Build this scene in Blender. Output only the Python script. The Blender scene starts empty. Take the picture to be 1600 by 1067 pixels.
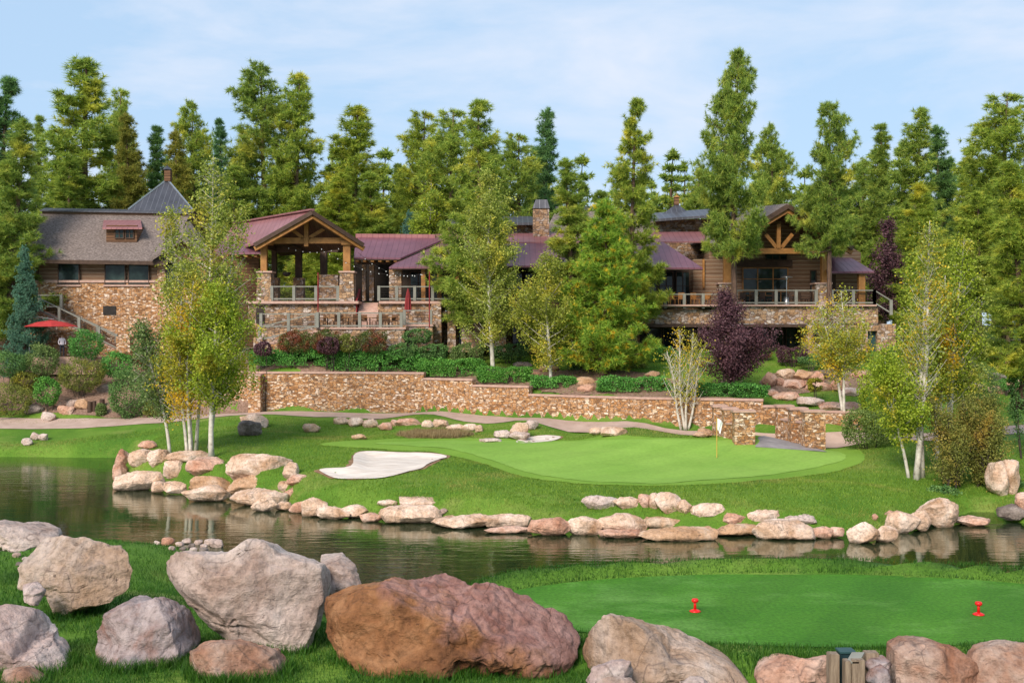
import bpy, bmesh, math, random
import numpy as np
from mathutils import Vector, Matrix
from mathutils.geometry import delaunay_2d_cdt

# ------------------------------------------------------------ camera, sky, sun, exposure
F, CH, HY = 1780.0, 8.2, 520.0          # focal length in photo pixels, eye height over the pond, horizon row
sc = bpy.context.scene
COL = sc.collection
cam_d = bpy.data.cameras.new("camera"); cam = bpy.data.objects.new("camera", cam_d); COL.objects.link(cam)
cam.location = (0, 0, CH); cam.rotation_euler = (math.radians(90), 0, 0)
cam_d.sensor_width = 36; cam_d.lens = 36 * F / 1600; cam_d.shift_y = -(533.5 - HY) / 1600
cam_d.clip_start = 0.2; cam_d.clip_end = 3000
sc.camera = cam
SUN_EL, SUN_AZ = 36.0, 206.0            # degrees; azimuth clockwise from +Y (view direction)
w = bpy.data.worlds.new("World"); sc.world = w; w.use_nodes = True
nt = w.node_tree; nt.nodes.clear()
wo = nt.nodes.new('ShaderNodeOutputWorld'); wb = nt.nodes.new('ShaderNodeBackground')
sky = nt.nodes.new('ShaderNodeTexSky'); sky.sky_type = 'NISHITA'; sky.sun_disc = False
sky.sun_elevation = math.radians(SUN_EL); sky.sun_rotation = math.radians(SUN_AZ)
sky.air_density = 1.0; sky.dust_density = 0.6; sky.ozone_density = 1.0
tc = nt.nodes.new('ShaderNodeTexCoord'); mp = nt.nodes.new('ShaderNodeMapping')
mp.inputs['Scale'].default_value = (1.0, 1.0, 3.6); mp.inputs['Location'].default_value = (3.3, 0.2, 0.75)
cn = nt.nodes.new('ShaderNodeTexNoise'); cn.inputs['Scale'].default_value = 3.4; cn.inputs['Detail'].default_value = 8; cn.inputs['Roughness'].default_value = 0.56; cn.inputs['Distortion'].default_value = 0.35
cr = nt.nodes.new('ShaderNodeValToRGB'); cr.color_ramp.elements[0].position = 0.45; cr.color_ramp.elements[1].position = 0.70
cr.color_ramp.elements[0].color = (0.10, 0.10, 0.10, 1); cr.color_ramp.elements[1].color = (0.9, 0.9, 0.9, 1)
mx = nt.nodes.new('ShaderNodeMixRGB'); mx.inputs[2].default_value = (5.7, 6.1, 7.0, 1)
L = nt.links.new
L(tc.outputs['Generated'], mp.inputs[0]); L(mp.outputs[0], cn.inputs['Vector']); L(cn.outputs['Fac'], cr.inputs[0])
L(cr.outputs[0], mx.inputs[0]); sm = nt.nodes.new('ShaderNodeMixRGB'); sm.inputs[0].default_value = 0.80; sm.inputs[2].default_value = (3.35, 4.95, 6.85, 1)
L(sky.outputs[0], sm.inputs[1]); L(sm.outputs[0], mx.inputs[1]); L(mx.outputs[0], wb.inputs[0]); L(wb.outputs[0], wo.inputs[0])
wb.inputs[1].default_value = 0.075
sun_d = bpy.data.lights.new("sun", 'SUN'); sun = bpy.data.objects.new("sun", sun_d); COL.objects.link(sun)
sun_d.energy = 2.5; sun_d.angle = math.radians(26); sun_d.color = (1.0, 0.90, 0.78)
_a, _e = math.radians(SUN_AZ), math.radians(SUN_EL)
sdir = Vector((math.sin(_a) * math.cos(_e), math.cos(_a) * math.cos(_e), math.sin(_e)))
sun.rotation_euler = (-sdir).to_track_quat('-Z', 'Y').to_euler()
sc.view_settings.view_transform = 'Standard'; sc.view_settings.look = 'None'
sc.view_settings.exposure = 0.95; sc.view_settings.gamma = 1.0

# ------------------------------------------------------------ helpers
rng = np.random.default_rng(7); random.seed(7)
def at(px, py, d):                       # a point d metres ahead that is seen at a photo pixel
    return Vector(((px - 800) / F * d, d, CH - (py - HY) / F * d))
def hsh(ix, iy, iz, s):
    h = (ix * 374761393 + iy * 668265263 + iz * 2147483647 % 4294967291 + s * 974634777) & 0xFFFFFFFF
    h = ((h ^ (h >> 13)) * 1274126177) & 0xFFFFFFFF
    h = ((h ^ (h >> 15)) * 2246822519) & 0xFFFFFFFF
    return ((h ^ (h >> 16)) & 0xFFFF) / 32767.5 - 1.0
def vnoise(P, s=0):
    P = np.asarray(P, float); i = np.floor(P).astype(np.int64); f = P - i; u = f * f * f * (f * (f * 6 - 15) + 10)
    r = 0
    for a in (0, 1):
        for b in (0, 1):
            for c in (0, 1):
                wt = (u[:, 0] if a else 1 - u[:, 0]) * (u[:, 1] if b else 1 - u[:, 1]) * (u[:, 2] if c else 1 - u[:, 2])
                r = r + wt * hsh(i[:, 0] + a, i[:, 1] + b, i[:, 2] + c, s)
    return r
def fbm(P, o=4, s=0, g=0.5):
    r, a, P = 0, 1.0, np.asarray(P, float)
    for k in range(o):
        r = r + a * vnoise(P * 2 ** k + 17.3 * k, s + k); a *= g
    return r
def ridged(P, o=4, s=0):
    r, a, P = 0, 1.0, np.asarray(P, float)
    for k in range(o):
        r = r + a * (1 - 2 * np.abs(vnoise(P * 2 ** k + 9.1 * k, s + k))); a *= 0.5
    return r
def sstep(x): x = np.clip(x, 0, 1); return x * x * (3 - 2 * x)
def inpoly(X, Y, P):
    c = np.zeros(X.shape, bool); n = len(P); j = n - 1
    for i in range(n):
        xi, yi = P[i]; xj, yj = P[j]
        if yi != yj: c ^= ((yi > Y) != (yj > Y)) & (X < (xj - xi) * (Y - yi) / (yj - yi) + xi)
        j = i
    return c
def sdist(X, Y, P):                      # signed distance to a polygon, positive outside
    dd = np.full(X.shape, 1e9); n = len(P)
    for i in range(n):
        ax, ay = P[i]; bx, by = P[(i + 1) % n]
        ex, ey = bx - ax, by - ay; l = ex * ex + ey * ey + 1e-9
        t = np.clip(((X - ax) * ex + (Y - ay) * ey) / l, 0, 1)
        dd = np.minimum(dd, (X - ax - t * ex) ** 2 + (Y - ay - t * ey) ** 2)
    dd = np.sqrt(dd); return np.where(inpoly(X, Y, P), -dd, dd)
def smooth_poly(P, n=6):
    out = []; m = len(P)
    for i in range(m):
        p0, p1, p2, p3 = (np.array(P[(i + k) % m], float) for k in (-1, 0, 1, 2))
        for k in range(n):
            t = k / n
            out.append(tuple(0.5 * ((2 * p1) + (-p0 + p2) * t + (2 * p0 - 5 * p1 + 4 * p2 - p3) * t * t + (-p0 + 3 * p1 - 3 * p2 + p3) * t ** 3)))
    return out

def tag(o, label=None, cat=None, group=None, kind=None):
    if label: o['label'] = label
    if cat: o['category'] = cat
    if group: o['group'] = group
    if kind: o['kind'] = kind
    return o
def thing(name, label, cat, base, group=None):
    o = bpy.data.objects.new(name, None); COL.objects.link(o); o.location = Vector(base); o.empty_display_size = 0.3
    return tag(o, label, cat, group)
def np_mesh(name, V, Fc, mat, smooth=False):
    V = np.asarray(V, np.float32); Fc = np.asarray(Fc, np.int32); k = Fc.shape[1]
    me = bpy.data.meshes.new(name); me.vertices.add(len(V)); me.vertices.foreach_set('co', V.ravel())
    me.loops.add(Fc.size); me.loops.foreach_set('vertex_index', Fc.ravel())
    me.polygons.add(len(Fc)); me.polygons.foreach_set('loop_start', np.arange(0, Fc.size, k, dtype=np.int32))
    me.update(calc_edges=True)
    if smooth: me.polygons.foreach_set('use_smooth', np.ones(len(Fc), bool))
    me.materials.append(mat); me.update(); return me
def link(name, me, parent=None, loc=(0, 0, 0)):
    o = bpy.data.objects.new(name, me); COL.objects.link(o); o.location = Vector(loc)
    if parent: o.parent = parent
    return o
class MB:
    def __init__(s): s.v = []; s.f = []
    def add(s, V, Fs):
        n = len(s.v); s.v += [tuple(p) for p in V]; s.f += [tuple(i + n for i in q) for q in Fs]; return s
    def hexa(s, P):                      # 8 points, bottom ring then top ring
        return s.add(P, [(3, 2, 1, 0), (4, 5, 6, 7), (0, 1, 5, 4), (1, 2, 6, 5), (2, 3, 7, 6), (3, 0, 4, 7)])
    def box(s, a, b):
        (x0, y0, z0), (x1, y1, z1) = a, b
        return s.hexa([(x0, y0, z0), (x1, y0, z0), (x1, y1, z0), (x0, y1, z0), (x0, y0, z1), (x1, y0, z1), (x1, y1, z1), (x0, y1, z1)])
    def pb(s, x0, y0, x1, y1, d, t=0.3):  # a box whose front face fills photo pixels x0..x1, y0..y1 at distance d
        a = at(x0, y1, d); b = at(x1, y0, d)
        return s.box((a.x, d, a.z), (b.x, d + t, b.z))
    def slab(s, P, th):                  # polygon with thickness th (a vector)
        P = [Vector(p) for p in P]; T = Vector(th); n = len(P)
        return s.add(P + [p + T for p in P], [tuple(range(n))[::-1], tuple(range(n, 2 * n))] + [(i, (i + 1) % n, n + (i + 1) % n, n + i) for i in range(n)])
    def beam(s, a, b, wd, hg):           # rectangular beam between two points
        a, b = Vector(a), Vector(b); t = (b - a).normalized()
        u = t.cross(Vector((0, 0, 1)))
        if u.length < 0.05: u = Vector((1, 0, 0))
        u.normalize(); v = u.cross(t).normalized(); u *= wd / 2; v *= hg / 2
        return s.hexa([a - u - v, a + u - v, b + u - v, b - u - v, a - u + v, a + u + v, b + u + v, b - u + v])
    def tube(s, pts, rad, n=6, cap=True):
        pts = [Vector(p) for p in pts]; m = len(pts); V = []
        for i, p in enumerate(pts):
            t = (pts[min(i + 1, m - 1)] - pts[max(i - 1, 0)]).normalized()
            u = t.cross(Vector((0.3, 0.95, 0.1))).normalized(); v = t.cross(u)
            r = rad[i] if hasattr(rad, '__len__') else rad
            V += [p + u * r * math.cos(2 * math.pi * k / n) + v * r * math.sin(2 * math.pi * k / n) for k in range(n)]
        Fs = [(i * n + k, i * n + (k + 1) % n, (i + 1) * n + (k + 1) % n, (i + 1) * n + k) for i in range(m - 1) for k in range(n)]
        if cap: Fs += [tuple(range(n))[::-1], tuple((m - 1) * n + k for k in range(n))]
        return s.add(V, Fs)
    def lathe(s, c, prof, n=14):         # profile of (radius, z)
        c = Vector(c); m = len(prof); V = []
        for r, z in prof: V += [c + Vector((r * math.cos(2 * math.pi * k / n), r * math.sin(2 * math.pi * k / n), z)) for k in range(n)]
        Fs = [(i * n + k, i * n + (k + 1) % n, (i + 1) * n + (k + 1) % n, (i + 1) * n + k) for i in range(m - 1) for k in range(n)]
        return s.add(V, Fs + [tuple(range(n))[::-1], tuple((m - 1) * n + k for k in range(n))])
    def build(s, name, mat, parent=None, base=None, smooth=False, label=None, bevel=0):
        if base is None: base = parent_base(parent) if parent else Vector((0, 0, 0))
        B = Vector(base); me = bpy.data.meshes.new(name)
        me.from_pydata([(p[0] - B.x, p[1] - B.y, p[2] - B.z) for p in s.v], [], s.f)
        bm = bmesh.new(); bm.from_mesh(me); bmesh.ops.recalc_face_normals(bm, faces=bm.faces)
        if bevel: bmesh.ops.bevel(bm, geom=list(bm.edges), offset=bevel, segments=2, affect='EDGES', clamp_overlap=True)
        bm.to_mesh(me); bm.free()
        if smooth: me.polygons.foreach_set('use_smooth', [True] * len(me.polygons))
        me.materials.append(mat); me.update()
        o = link(name, me, parent, (0, 0, 0) if parent else B)
        if label: o['label'] = label
        return o
def parent_base(p):
    v = Vector((0, 0, 0))
    while p is not None: v += p.location; p = p.parent
    return v

# ------------------------------------------------------------ materials
def new_mat(name):
    m = bpy.data.materials.new(name); m.use_nodes = True; nt = m.node_tree; nt.nodes.clear()
    o = nt.nodes.new('ShaderNodeOutputMaterial'); b = nt.nodes.new('ShaderNodeBsdfPrincipled'); nt.links.new(b.outputs[0], o.inputs[0])
    return m, nt, b, o
def nd(nt, typ, **kw):
    n = nt.nodes.new('ShaderNode' + typ)
    for k, v in kw.items():
        if hasattr(n, k) and not k[0].isupper(): setattr(n, k, v)
        else: n.inputs[k.replace('_', ' ')].default_value = v
    return n
def ramp(nt, src, stops):
    r = nt.nodes.new('ShaderNodeValToRGB'); e = r.color_ramp.elements
    while len(e) < len(stops): e.new(0.5)
    for i, (p, c) in enumerate(stops): e[i].position = p; e[i].color = (c, c, c, 1) if isinstance(c, (int, float)) else (*c, 1)
    nt.links.new(src, r.inputs[0]); return r.outputs[0]
def mixc(nt, f, a, b, mode='MIX'):
    m = nt.nodes.new('ShaderNodeMixRGB'); m.blend_type = mode
    for i, v in ((0, f), (1, a), (2, b)):
        if hasattr(v, 'links'): nt.links.new(v, m.inputs[i])
        elif i == 0: m.inputs[0].default_value = v
        else: m.inputs[i].default_value = (*v, 1) if len(v) == 3 else v
    return m.outputs[0]
def bump(nt, b, h, strength=0.5, dist=0.05):
    n = nd(nt, 'Bump', Strength=strength, Distance=dist); nt.links.new(h, n.inputs['Height']); nt.links.new(n.outputs[0], b.inputs['Normal']); return n
def coords(nt, scale=(1, 1, 1), kind='Object', rnd=False):
    t = nd(nt, 'TexCoord'); m = nd(nt, 'Mapping'); m.inputs['Scale'].default_value = scale
    nt.links.new(t.outputs[kind], m.inputs[0])
    if rnd:
        oi = nd(nt, 'ObjectInfo'); mu = nd(nt, 'Math', operation='MULTIPLY'); mu.inputs[1].default_value = 60
        nt.links.new(oi.outputs['Random'], mu.inputs[0])
        cx = nd(nt, 'CombineXYZ'); nt.links.new(mu.outputs[0], cx.inputs[0]); nt.links.new(mu.outputs[0], cx.inputs[1]); nt.links.new(cx.outputs[0], m.inputs['Location'])
    return m.outputs[0]
def noise(nt, v, scale, detail=4, rough=0.55, dist=0.0):
    n = nd(nt, 'TexNoise', Scale=scale, Detail=detail, Roughness=rough, Distortion=dist); nt.links.new(v, n.inputs['Vector']); return n.outputs['Fac']
def simple(name, stops, scale=3, rough=0.7, bmp=0.3, bdist=0.02, bscale=20, metal=0, stretch=(1, 1, 1), rnd=True, spec=0.3, detail=5):
    m, nt, b, o = new_mat(name); v = coords(nt, stretch, rnd=rnd)
    nt.links.new(ramp(nt, noise(nt, v, scale, detail), stops), b.inputs['Base Color'])
    b.inputs['Roughness'].default_value = rough; b.inputs['Metallic'].default_value = metal; b.inputs['Specular IOR Level'].default_value = spec
    if bmp: bump(nt, b, noise(nt, v, bscale, 4), bmp, bdist)
    return m
def leaf_mat(name, cols, patch=None, pscale=0.5, pth=(0.52, 0.62), var=0.22, trans=0.35, rough=0.55, rnd=0.2):
    """cols: ramp by random per leaf; patch: second colour set in noise clumps."""
    m, nt, b, o = new_mat(name)
    g = nd(nt, 'NewGeometry'); base = ramp(nt, g.outputs['Random Per Island'], cols)
    v = coords(nt, rnd=True)
    if patch:
        base = mixc(nt, ramp(nt, noise(nt, v, pscale, 3), [(pth[0], 0.0), (pth[1], 1.0)]), base, ramp(nt, g.outputs['Random Per Island'], patch))
    big = ramp(nt, noise(nt, v, 0.9, 3), [(0.3, 1 - var), (0.7, 1 + 0.0)])
    base = mixc(nt, 1.0, base, big, 'MULTIPLY')
    oi = nd(nt, 'ObjectInfo'); base = mixc(nt, 1.0, base, ramp(nt, oi.outputs['Random'], [(0, (1 - rnd, 1 - rnd * 0.8, 1 - rnd * 0.5)), (0.5, (1, 1, 1)), (1, (1.0, 0.95, 0.75))]), 'MULTIPLY')
    nt.links.new(base, b.inputs['Base Color']); b.inputs['Roughness'].default_value = rough; b.inputs['Specular IOR Level'].default_value = 0.25
    tr = nd(nt, 'BsdfTranslucent'); nt.links.new(base, tr.inputs[0]); ms = nd(nt, 'MixShader'); ms.inputs[0].default_value = trans
    nt.links.new(b.outputs[0], ms.inputs[1]); nt.links.new(tr.outputs[0], ms.inputs[2]); nt.links.new(ms.outputs[0], o.inputs[0])
    return m
def stone_wall(name, stops, scale=4.4, stretch=(1, 1, 1.9), mortar=(0.13, 0.09, 0.065), mw=0.06):
    m, nt, b, o = new_mat(name); v = coords(nt, stretch)
    wob = nd(nt, 'TexNoise', Scale=3.0, Detail=2.0); nt.links.new(v, wob.inputs['Vector'])
    vm = nd(nt, 'VectorMath', operation='MULTIPLY_ADD'); vm.inputs[1].default_value = (0.22, 0.22, 0.22)
    nt.links.new(wob.outputs['Color'], vm.inputs[0]); nt.links.new(v, vm.inputs[2])
    vo = nd(nt, 'TexVoronoi', Scale=scale, Randomness=0.85); vo.distance = 'CHEBYCHEV'; nt.links.new(vm.outputs[0], vo.inputs['Vector'])
    ve = nd(nt, 'TexVoronoi', Scale=scale, Randomness=0.85); ve.feature = 'F2'; ve.distance = 'CHEBYCHEV'; nt.links.new(vm.outputs[0], ve.inputs['Vector'])
    df = nd(nt, 'Math', operation='SUBTRACT'); nt.links.new(ve.outputs['Distance'], df.inputs[0]); nt.links.new(vo.outputs['Distance'], df.inputs[1])
    sp = nd(nt, 'SeparateColor'); nt.links.new(vo.outputs['Color'], sp.inputs[0])
    c = ramp(nt, sp.outputs[0], stops)
    n = noise(nt, coords(nt), 14, 5)
    c = mixc(nt, 1.0, c, ramp(nt, n, [(0.3, 0.72), (0.7, 1.12)]), 'MULTIPLY')
    edge = ramp(nt, df.outputs[0], [(0.0, 0.0), (mw * 2, 1.0)])
    nt.links.new(mixc(nt, edge, mortar, c), b.inputs['Base Color'])
    b.inputs['Roughness'].default_value = 0.85; b.inputs['Specular IOR Level'].default_value = 0.2
    h = mixc(nt, 0.75, n, edge, 'ADD'); bump(nt, b, h, 0.7, 0.05); return m
def rock_mat(name, c1, c2, c3, dark=(0.10, 0.07, 0.06), scale=1.1, lich=0.0, fine=1.0, split=None, wet=False):
    m, nt, b, o = new_mat(name); v = coords(nt, rnd=True)
    base = ramp(nt, noise(nt, v, scale, 6, 0.62, 0.6), [(0.34, c1), (0.5, c2), (0.66, c3)])
    if split:
        base2 = ramp(nt, noise(nt, v, scale * 2.2, 6, 0.6, 0.4), [(0.32, split[0]), (0.68, split[1])])
        tcn = nd(nt, 'TexCoord'); sx = nd(nt, 'SeparateXYZ'); nt.links.new(tcn.outputs['Object'], sx.inputs[0])
        s1 = nd(nt, 'Math', operation='MULTIPLY_ADD'); nt.links.new(sx.outputs[0], s1.inputs[0]); s1.inputs[1].default_value = 0.40; s1.inputs[2].default_value = 0.0
        s2 = nd(nt, 'Math', operation='MULTIPLY_ADD'); nt.links.new(sx.outputs[2], s2.inputs[0]); s2.inputs[1].default_value = 0.75; nt.links.new(s1.outputs[0], s2.inputs[2])
        s3 = nd(nt, 'Math', operation='ADD'); nt.links.new(s2.outputs[0], s3.inputs[0]); nt.links.new(noise(nt, v, 2.2, 4), s3.inputs[1])
        s4_ = nd(nt, 'Math', operation='MULTIPLY'); s4_.inputs[1].default_value = 0.5; nt.links.new(s3.outputs[0], s4_.inputs[0])
        base = mixc(nt, ramp(nt, s4_.outputs[0], [(0.55, 0.0), (0.70, 0.9)]), base, base2)
    fn = noise(nt, v, 9 * fine, 8, 0.68)
    base = mixc(nt, 1.0, base, ramp(nt, fn, [(0.3, 0.52), (0.5, 0.95), (0.72, 1.22)]), 'MULTIPLY')
    pit = noise(nt, coords(nt, (1, 1, 2.2), rnd=True), 5 * fine, 9, 0.7, 1.2)
    base = mixc(nt, ramp(nt, pit, [(0.32, 0.75), (0.40, 0.0)]), base, dark)
    ck = noise(nt, coords(nt, rnd=True), 0.5, 3, 0.5, 0.5)
    base = mixc(nt, ramp(nt, ck, [(0.495, 0.0), (0.5, 0.6), (0.505, 0.0)]), base, dark)
    if lich: base = mixc(nt, ramp(nt, noise(nt, v, 1.7, 5), [(0.56, 0.0), (0.66, lich)]), base, (0.16, 0.16, 0.17))
    if wet:
        tw = nd(nt, 'TexCoord'); sw = nd(nt, 'SeparateXYZ'); nt.links.new(tw.outputs['Object'], sw.inputs[0])
        wm = nd(nt, 'Math', operation='MULTIPLY_ADD'); wm.inputs[1].default_value = 0.16; nt.links.new(noise(nt, v, 3, 3), wm.inputs[0]); nt.links.new(sw.outputs[2], wm.inputs[2])
        base = mixc(nt, ramp(nt, wm.outputs[0], [(0.13, 0.8), (0.24, 0.0)]), base, (0.06, 0.05, 0.03))
    nt.links.new(base, b.inputs['Base Color']); b.inputs['Roughness'].default_value = 0.85; b.inputs['Specular IOR Level'].default_value = 0.2
    h = mixc(nt, 0.6, fn, pit, 'ADD'); bump(nt, b, h, 0.95, 0.085 / fine); return m
def planks(name, stops, pitch=0.28, groove=(0.03, 0.02, 0.015), chink=None, axis=2, gw=0.14):
    m, nt, b, o = new_mat(name); t = nd(nt, 'TexCoord'); s = nd(nt, 'SeparateXYZ'); nt.links.new(t.outputs['Object'], s.inputs[0])
    d = nd(nt, 'Math', operation='DIVIDE'); d.inputs[1].default_value = pitch; nt.links.new(s.outputs[axis], d.inputs[0])
    fr = nd(nt, 'Math', operation='FRACT'); nt.links.new(d.outputs[0], fr.inputs[0])
    fl = nd(nt, 'Math', operation='FLOOR'); nt.links.new(d.outputs[0], fl.inputs[0])
    wn = nd(nt, 'TexWhiteNoise', noise_dimensions='1D'); nt.links.new(fl.outputs[0], wn.inputs['W'])
    v = coords(nt, (1, 1, 12) if axis == 2 else (12, 12, 1)); n = noise(nt, v, 1.5, 5)
    ad = nd(nt, 'Math', operation='MULTIPLY_ADD'); ad.inputs[1].default_value = 0.25; nt.links.new(wn.outputs[0], ad.inputs[0]); nt.links.new(n, ad.inputs[2])
    c = ramp(nt, ad.outputs[0], stops); e = ramp(nt, fr.outputs[0], [(gw * 0.6, 0.0), (gw, 1.0)])
    nt.links.new(mixc(nt, e, chink or groove, c), b.inputs['Base Color']); b.inputs['Roughness'].default_value = 0.8; b.inputs['Specular IOR Level'].default_value = 0.2
    bump(nt, b, e, 0.6, 0.03); return m
def seam_metal(name, c1, c2, pitch=0.45, axis='X', rough=0.45, metal=0.35, edge=(0.5, 0.42, 0.42)):
    m, nt, b, o = new_mat(name); t = nd(nt, 'TexCoord'); s = nd(nt, 'SeparateXYZ'); nt.links.new(t.outputs['Object'], s.inputs[0])
    d = nd(nt, 'Math', operation='DIVIDE'); d.inputs[1].default_value = pitch; nt.links.new(s.outputs[axis], d.inputs[0])
    fr = nd(nt, 'Math', operation='FRACT'); nt.links.new(d.outputs[0], fr.inputs[0])
    e = ramp(nt, fr.outputs[0], [(0.06, 0.0), (0.12, 1.0)])
    c = ramp(nt, noise(nt, coords(nt), 0.9, 5), [(0.3, c1), (0.7, c2)])
    nt.links.new(mixc(nt, e, edge, c), b.inputs['Base Color']); b.inputs['Roughness'].default_value = rough; b.inputs['Metallic'].default_value = metal
    bump(nt, b, e, 0.5, 0.03); return m
def grass_mat(name, stops, scale=0.35, stripes=None, bs=0.4, fscale=18, flo=0.7, patch=None, rough=0.8):
    m, nt, b, o = new_mat(name); v = coords(nt)
    c = ramp(nt, noise(nt, v, scale, 5, 0.6), stops)
    if patch: c = mixc(nt, ramp(nt, noise(nt, coords(nt, (0.6, 1.0, 1)), patch[1], 5, 0.65), [(0.52, 0.0), (0.68, patch[2])]), c, patch[0])
    f = noise(nt, coords(nt, (1, 1, 1)), fscale, 4, 0.7); c = mixc(nt, 1.0, c, ramp(nt, f, [(0.3, flo), (0.7, 1.15)]), 'MULTIPLY')
    if stripes:
        wv = nd(nt, 'TexWave', Scale=stripes[0], Distortion=0.35); wv.wave_profile = 'SIN'
        mm = nd(nt, 'Mapping'); mm.inputs['Rotation'].default_value = (0, 0, stripes[1]); nt.links.new(v, mm.inputs[0]); nt.links.new(mm.outputs[0], wv.inputs['Vector'])
        c = mixc(nt, 1.0, c, ramp(nt, wv.outputs['Fac'], [(0.4, stripes[2]), (0.6, 1.0)]), 'MULTIPLY')
    nt.links.new(c, b.inputs['Base Color']); b.inputs['Roughness'].default_value = rough; b.inputs['Specular IOR Level'].default_value = 0.15
    bump(nt, b, f, bs, 0.04); return m

M = {}
M['stone'] = stone_wall('ledgestone', [(0.0, (0.224, 0.113, 0.054)), (0.25, (0.477, 0.225, 0.087)), (0.5, (0.590, 0.330, 0.162)), (0.72, (0.421, 0.251, 0.162)), (0.88, (0.772, 0.555, 0.377)), (1.0, (0.841, 0.661, 0.539))])
M['stone_b'] = stone_wall('fieldstone', [(0.0, (0.210, 0.126, 0.077)), (0.3, (0.399, 0.231, 0.121)), (0.55, (0.504, 0.326, 0.198)), (0.8, (0.378, 0.284, 0.242)), (1.0, (0.651, 0.546, 0.462))], scale=3.3, stretch=(1, 1, 1.5), mortar=(0.116, 0.084, 0.061))
M['cap'] = simple('sandstone_cap', [(0.3, (0.40, 0.24, 0.19)), (0.7, (0.52, 0.35, 0.28))], 4)
M['timber'] = simple('honey_timber', [(0.3, (0.230, 0.098, 0.025)), (0.7, (0.391, 0.184, 0.052))], 3, 0.55, 0.2, stretch=(1, 1, 1))
M['timber_dark'] = simple('dark_timber', [(0.3, (0.045, 0.025, 0.017)), (0.7, (0.085, 0.05, 0.033))], 3, 0.7, 0.2)
M['siding'] = planks('log_siding', [(0.3, (0.127, 0.073, 0.044)), (0.9, (0.254, 0.156, 0.098))], 0.30, chink=(0.391, 0.303, 0.215), gw=0.16)
M['siding_d'] = planks('dark_plank_siding', [(0.3, (0.108, 0.054, 0.029)), (0.9, (0.215, 0.112, 0.059))], 0.24)
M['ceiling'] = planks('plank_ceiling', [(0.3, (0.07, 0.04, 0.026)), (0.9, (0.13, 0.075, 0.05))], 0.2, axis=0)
M['shingle'] = simple('weathered_shingle', [(0.3, (0.08, 0.062, 0.055)), (0.5, (0.16, 0.125, 0.11)), (0.72, (0.27, 0.215, 0.19))], 9, 0.85, 0.8, 0.05, 9, detail=6, stretch=(0.7, 0.7, 1.4), rnd=False)
M['red_metal'] = seam_metal('purple_red_metal', (0.149, 0.056, 0.079), (0.209, 0.083, 0.109), edge=(0.113, 0.041, 0.060))
M['pink_metal'] = seam_metal('weathered_red_metal', (0.271, 0.107, 0.108), (0.361, 0.156, 0.153), edge=(0.213, 0.082, 0.090))
M['grey_metal'] = seam_metal('charcoal_seam_metal', (0.055, 0.055, 0.066), (0.095, 0.095, 0.11), edge=(0.16, 0.16, 0.18), metal=0.5)
M['rail'] = simple('grey_painted_rail', [(0.3, (0.180, 0.176, 0.148)), (0.7, (0.245, 0.238, 0.202))], 3, 0.7, 0.15)
M['iron'] = simple('dark_iron', [(0.3, (0.02, 0.018, 0.017)), (0.7, (0.04, 0.034, 0.03))], 5, 0.5, 0, metal=0.6)
M['steel'] = simple('brushed_steel', [(0.3, (0.45, 0.45, 0.46)), (0.7, (0.6, 0.6, 0.6))], 5, 0.3, 0, metal=0.9)
M['canvas'] = simple('red_canvas', [(0.3, (0.33, 0.022, 0.022)), (0.7, (0.46, 0.045, 0.04))], 2, 0.8, 0.2)
M['canvas_d'] = simple('maroon_canvas', [(0.3, (0.16, 0.016, 0.02)), (0.7, (0.26, 0.03, 0.03))], 2, 0.8, 0.2)
M['teal'] = simple('teal_door', [(0.3, (0.02, 0.055, 0.055)), (0.7, (0.03, 0.075, 0.072))], 4, 0.5, 0.1)
M['red_paint'] = simple('red_paint', [(0.3, (0.62, 0.012, 0.01)), (0.7, (0.72, 0.02, 0.015))], 4, 0.35, 0)
M['white'] = simple('white_cloth', [(0.3, (0.75, 0.75, 0.75)), (0.7, (0.82, 0.82, 0.82))], 4, 0.7, 0.1)
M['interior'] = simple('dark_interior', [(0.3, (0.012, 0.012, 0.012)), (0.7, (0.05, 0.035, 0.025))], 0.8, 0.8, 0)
def glass_mat():
    m, nt, b, o = new_mat('window_glass'); b.inputs['Base Color'].default_value = (0.012, 0.02, 0.02, 1); b.inputs['Roughness'].default_value = 0.04
    b.inputs['Specular IOR Level'].default_value = 0.25; v = coords(nt); bump(nt, b, noise(nt, v, 1.2, 2), 0.05, 0.05)
    nt.links.new(ramp(nt, noise(nt, v, 0.9, 3), [(0.4, (0.010, 0.016, 0.016)), (0.62, (0.03, 0.05, 0.045)), (0.75, (0.10, 0.09, 0.05))]), b.inputs['Base Color']); return m
M['glass'] = glass_mat()
M['bark'] = simple('pine_bark', [(0.3, (0.05, 0.032, 0.024)), (0.55, (0.12, 0.072, 0.05)), (0.72, (0.19, 0.12, 0.085))], 3, 0.9, 0.9, 0.06, 8, stretch=(3, 3, 0.7))
M['bark_d'] = simple('dark_bark', [(0.3, (0.035, 0.028, 0.022)), (0.7, (0.09, 0.07, 0.055))], 4, 0.9, 0.6, 0.04, 8)
M['aspen'] = simple('aspen_bark', [(0.28, (0.05, 0.045, 0.035)), (0.38, (0.42, 0.38, 0.31)), (0.7, (0.66, 0.62, 0.54))], 4, 0.75, 0.3, 0.01, 12, stretch=(1, 1, 0.9))
G = lambda a, b, c: [(0.0, a), (0.5, b), (1.0, c)]
M['pine'] = leaf_mat('ponderosa_needles', G((0.160, 0.261, 0.049), (0.326, 0.468, 0.071), (0.650, 0.699, 0.113)), G((0.511, 0.511, 0.065), (0.850, 0.744, 0.106), (0.850, 0.850, 0.125)), 0.45, (0.56, 0.72))
M['pine_blue'] = leaf_mat('cool_needles', G((0.076, 0.176, 0.058), (0.140, 0.295, 0.094), (0.262, 0.432, 0.143)), trans=0.25)
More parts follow.
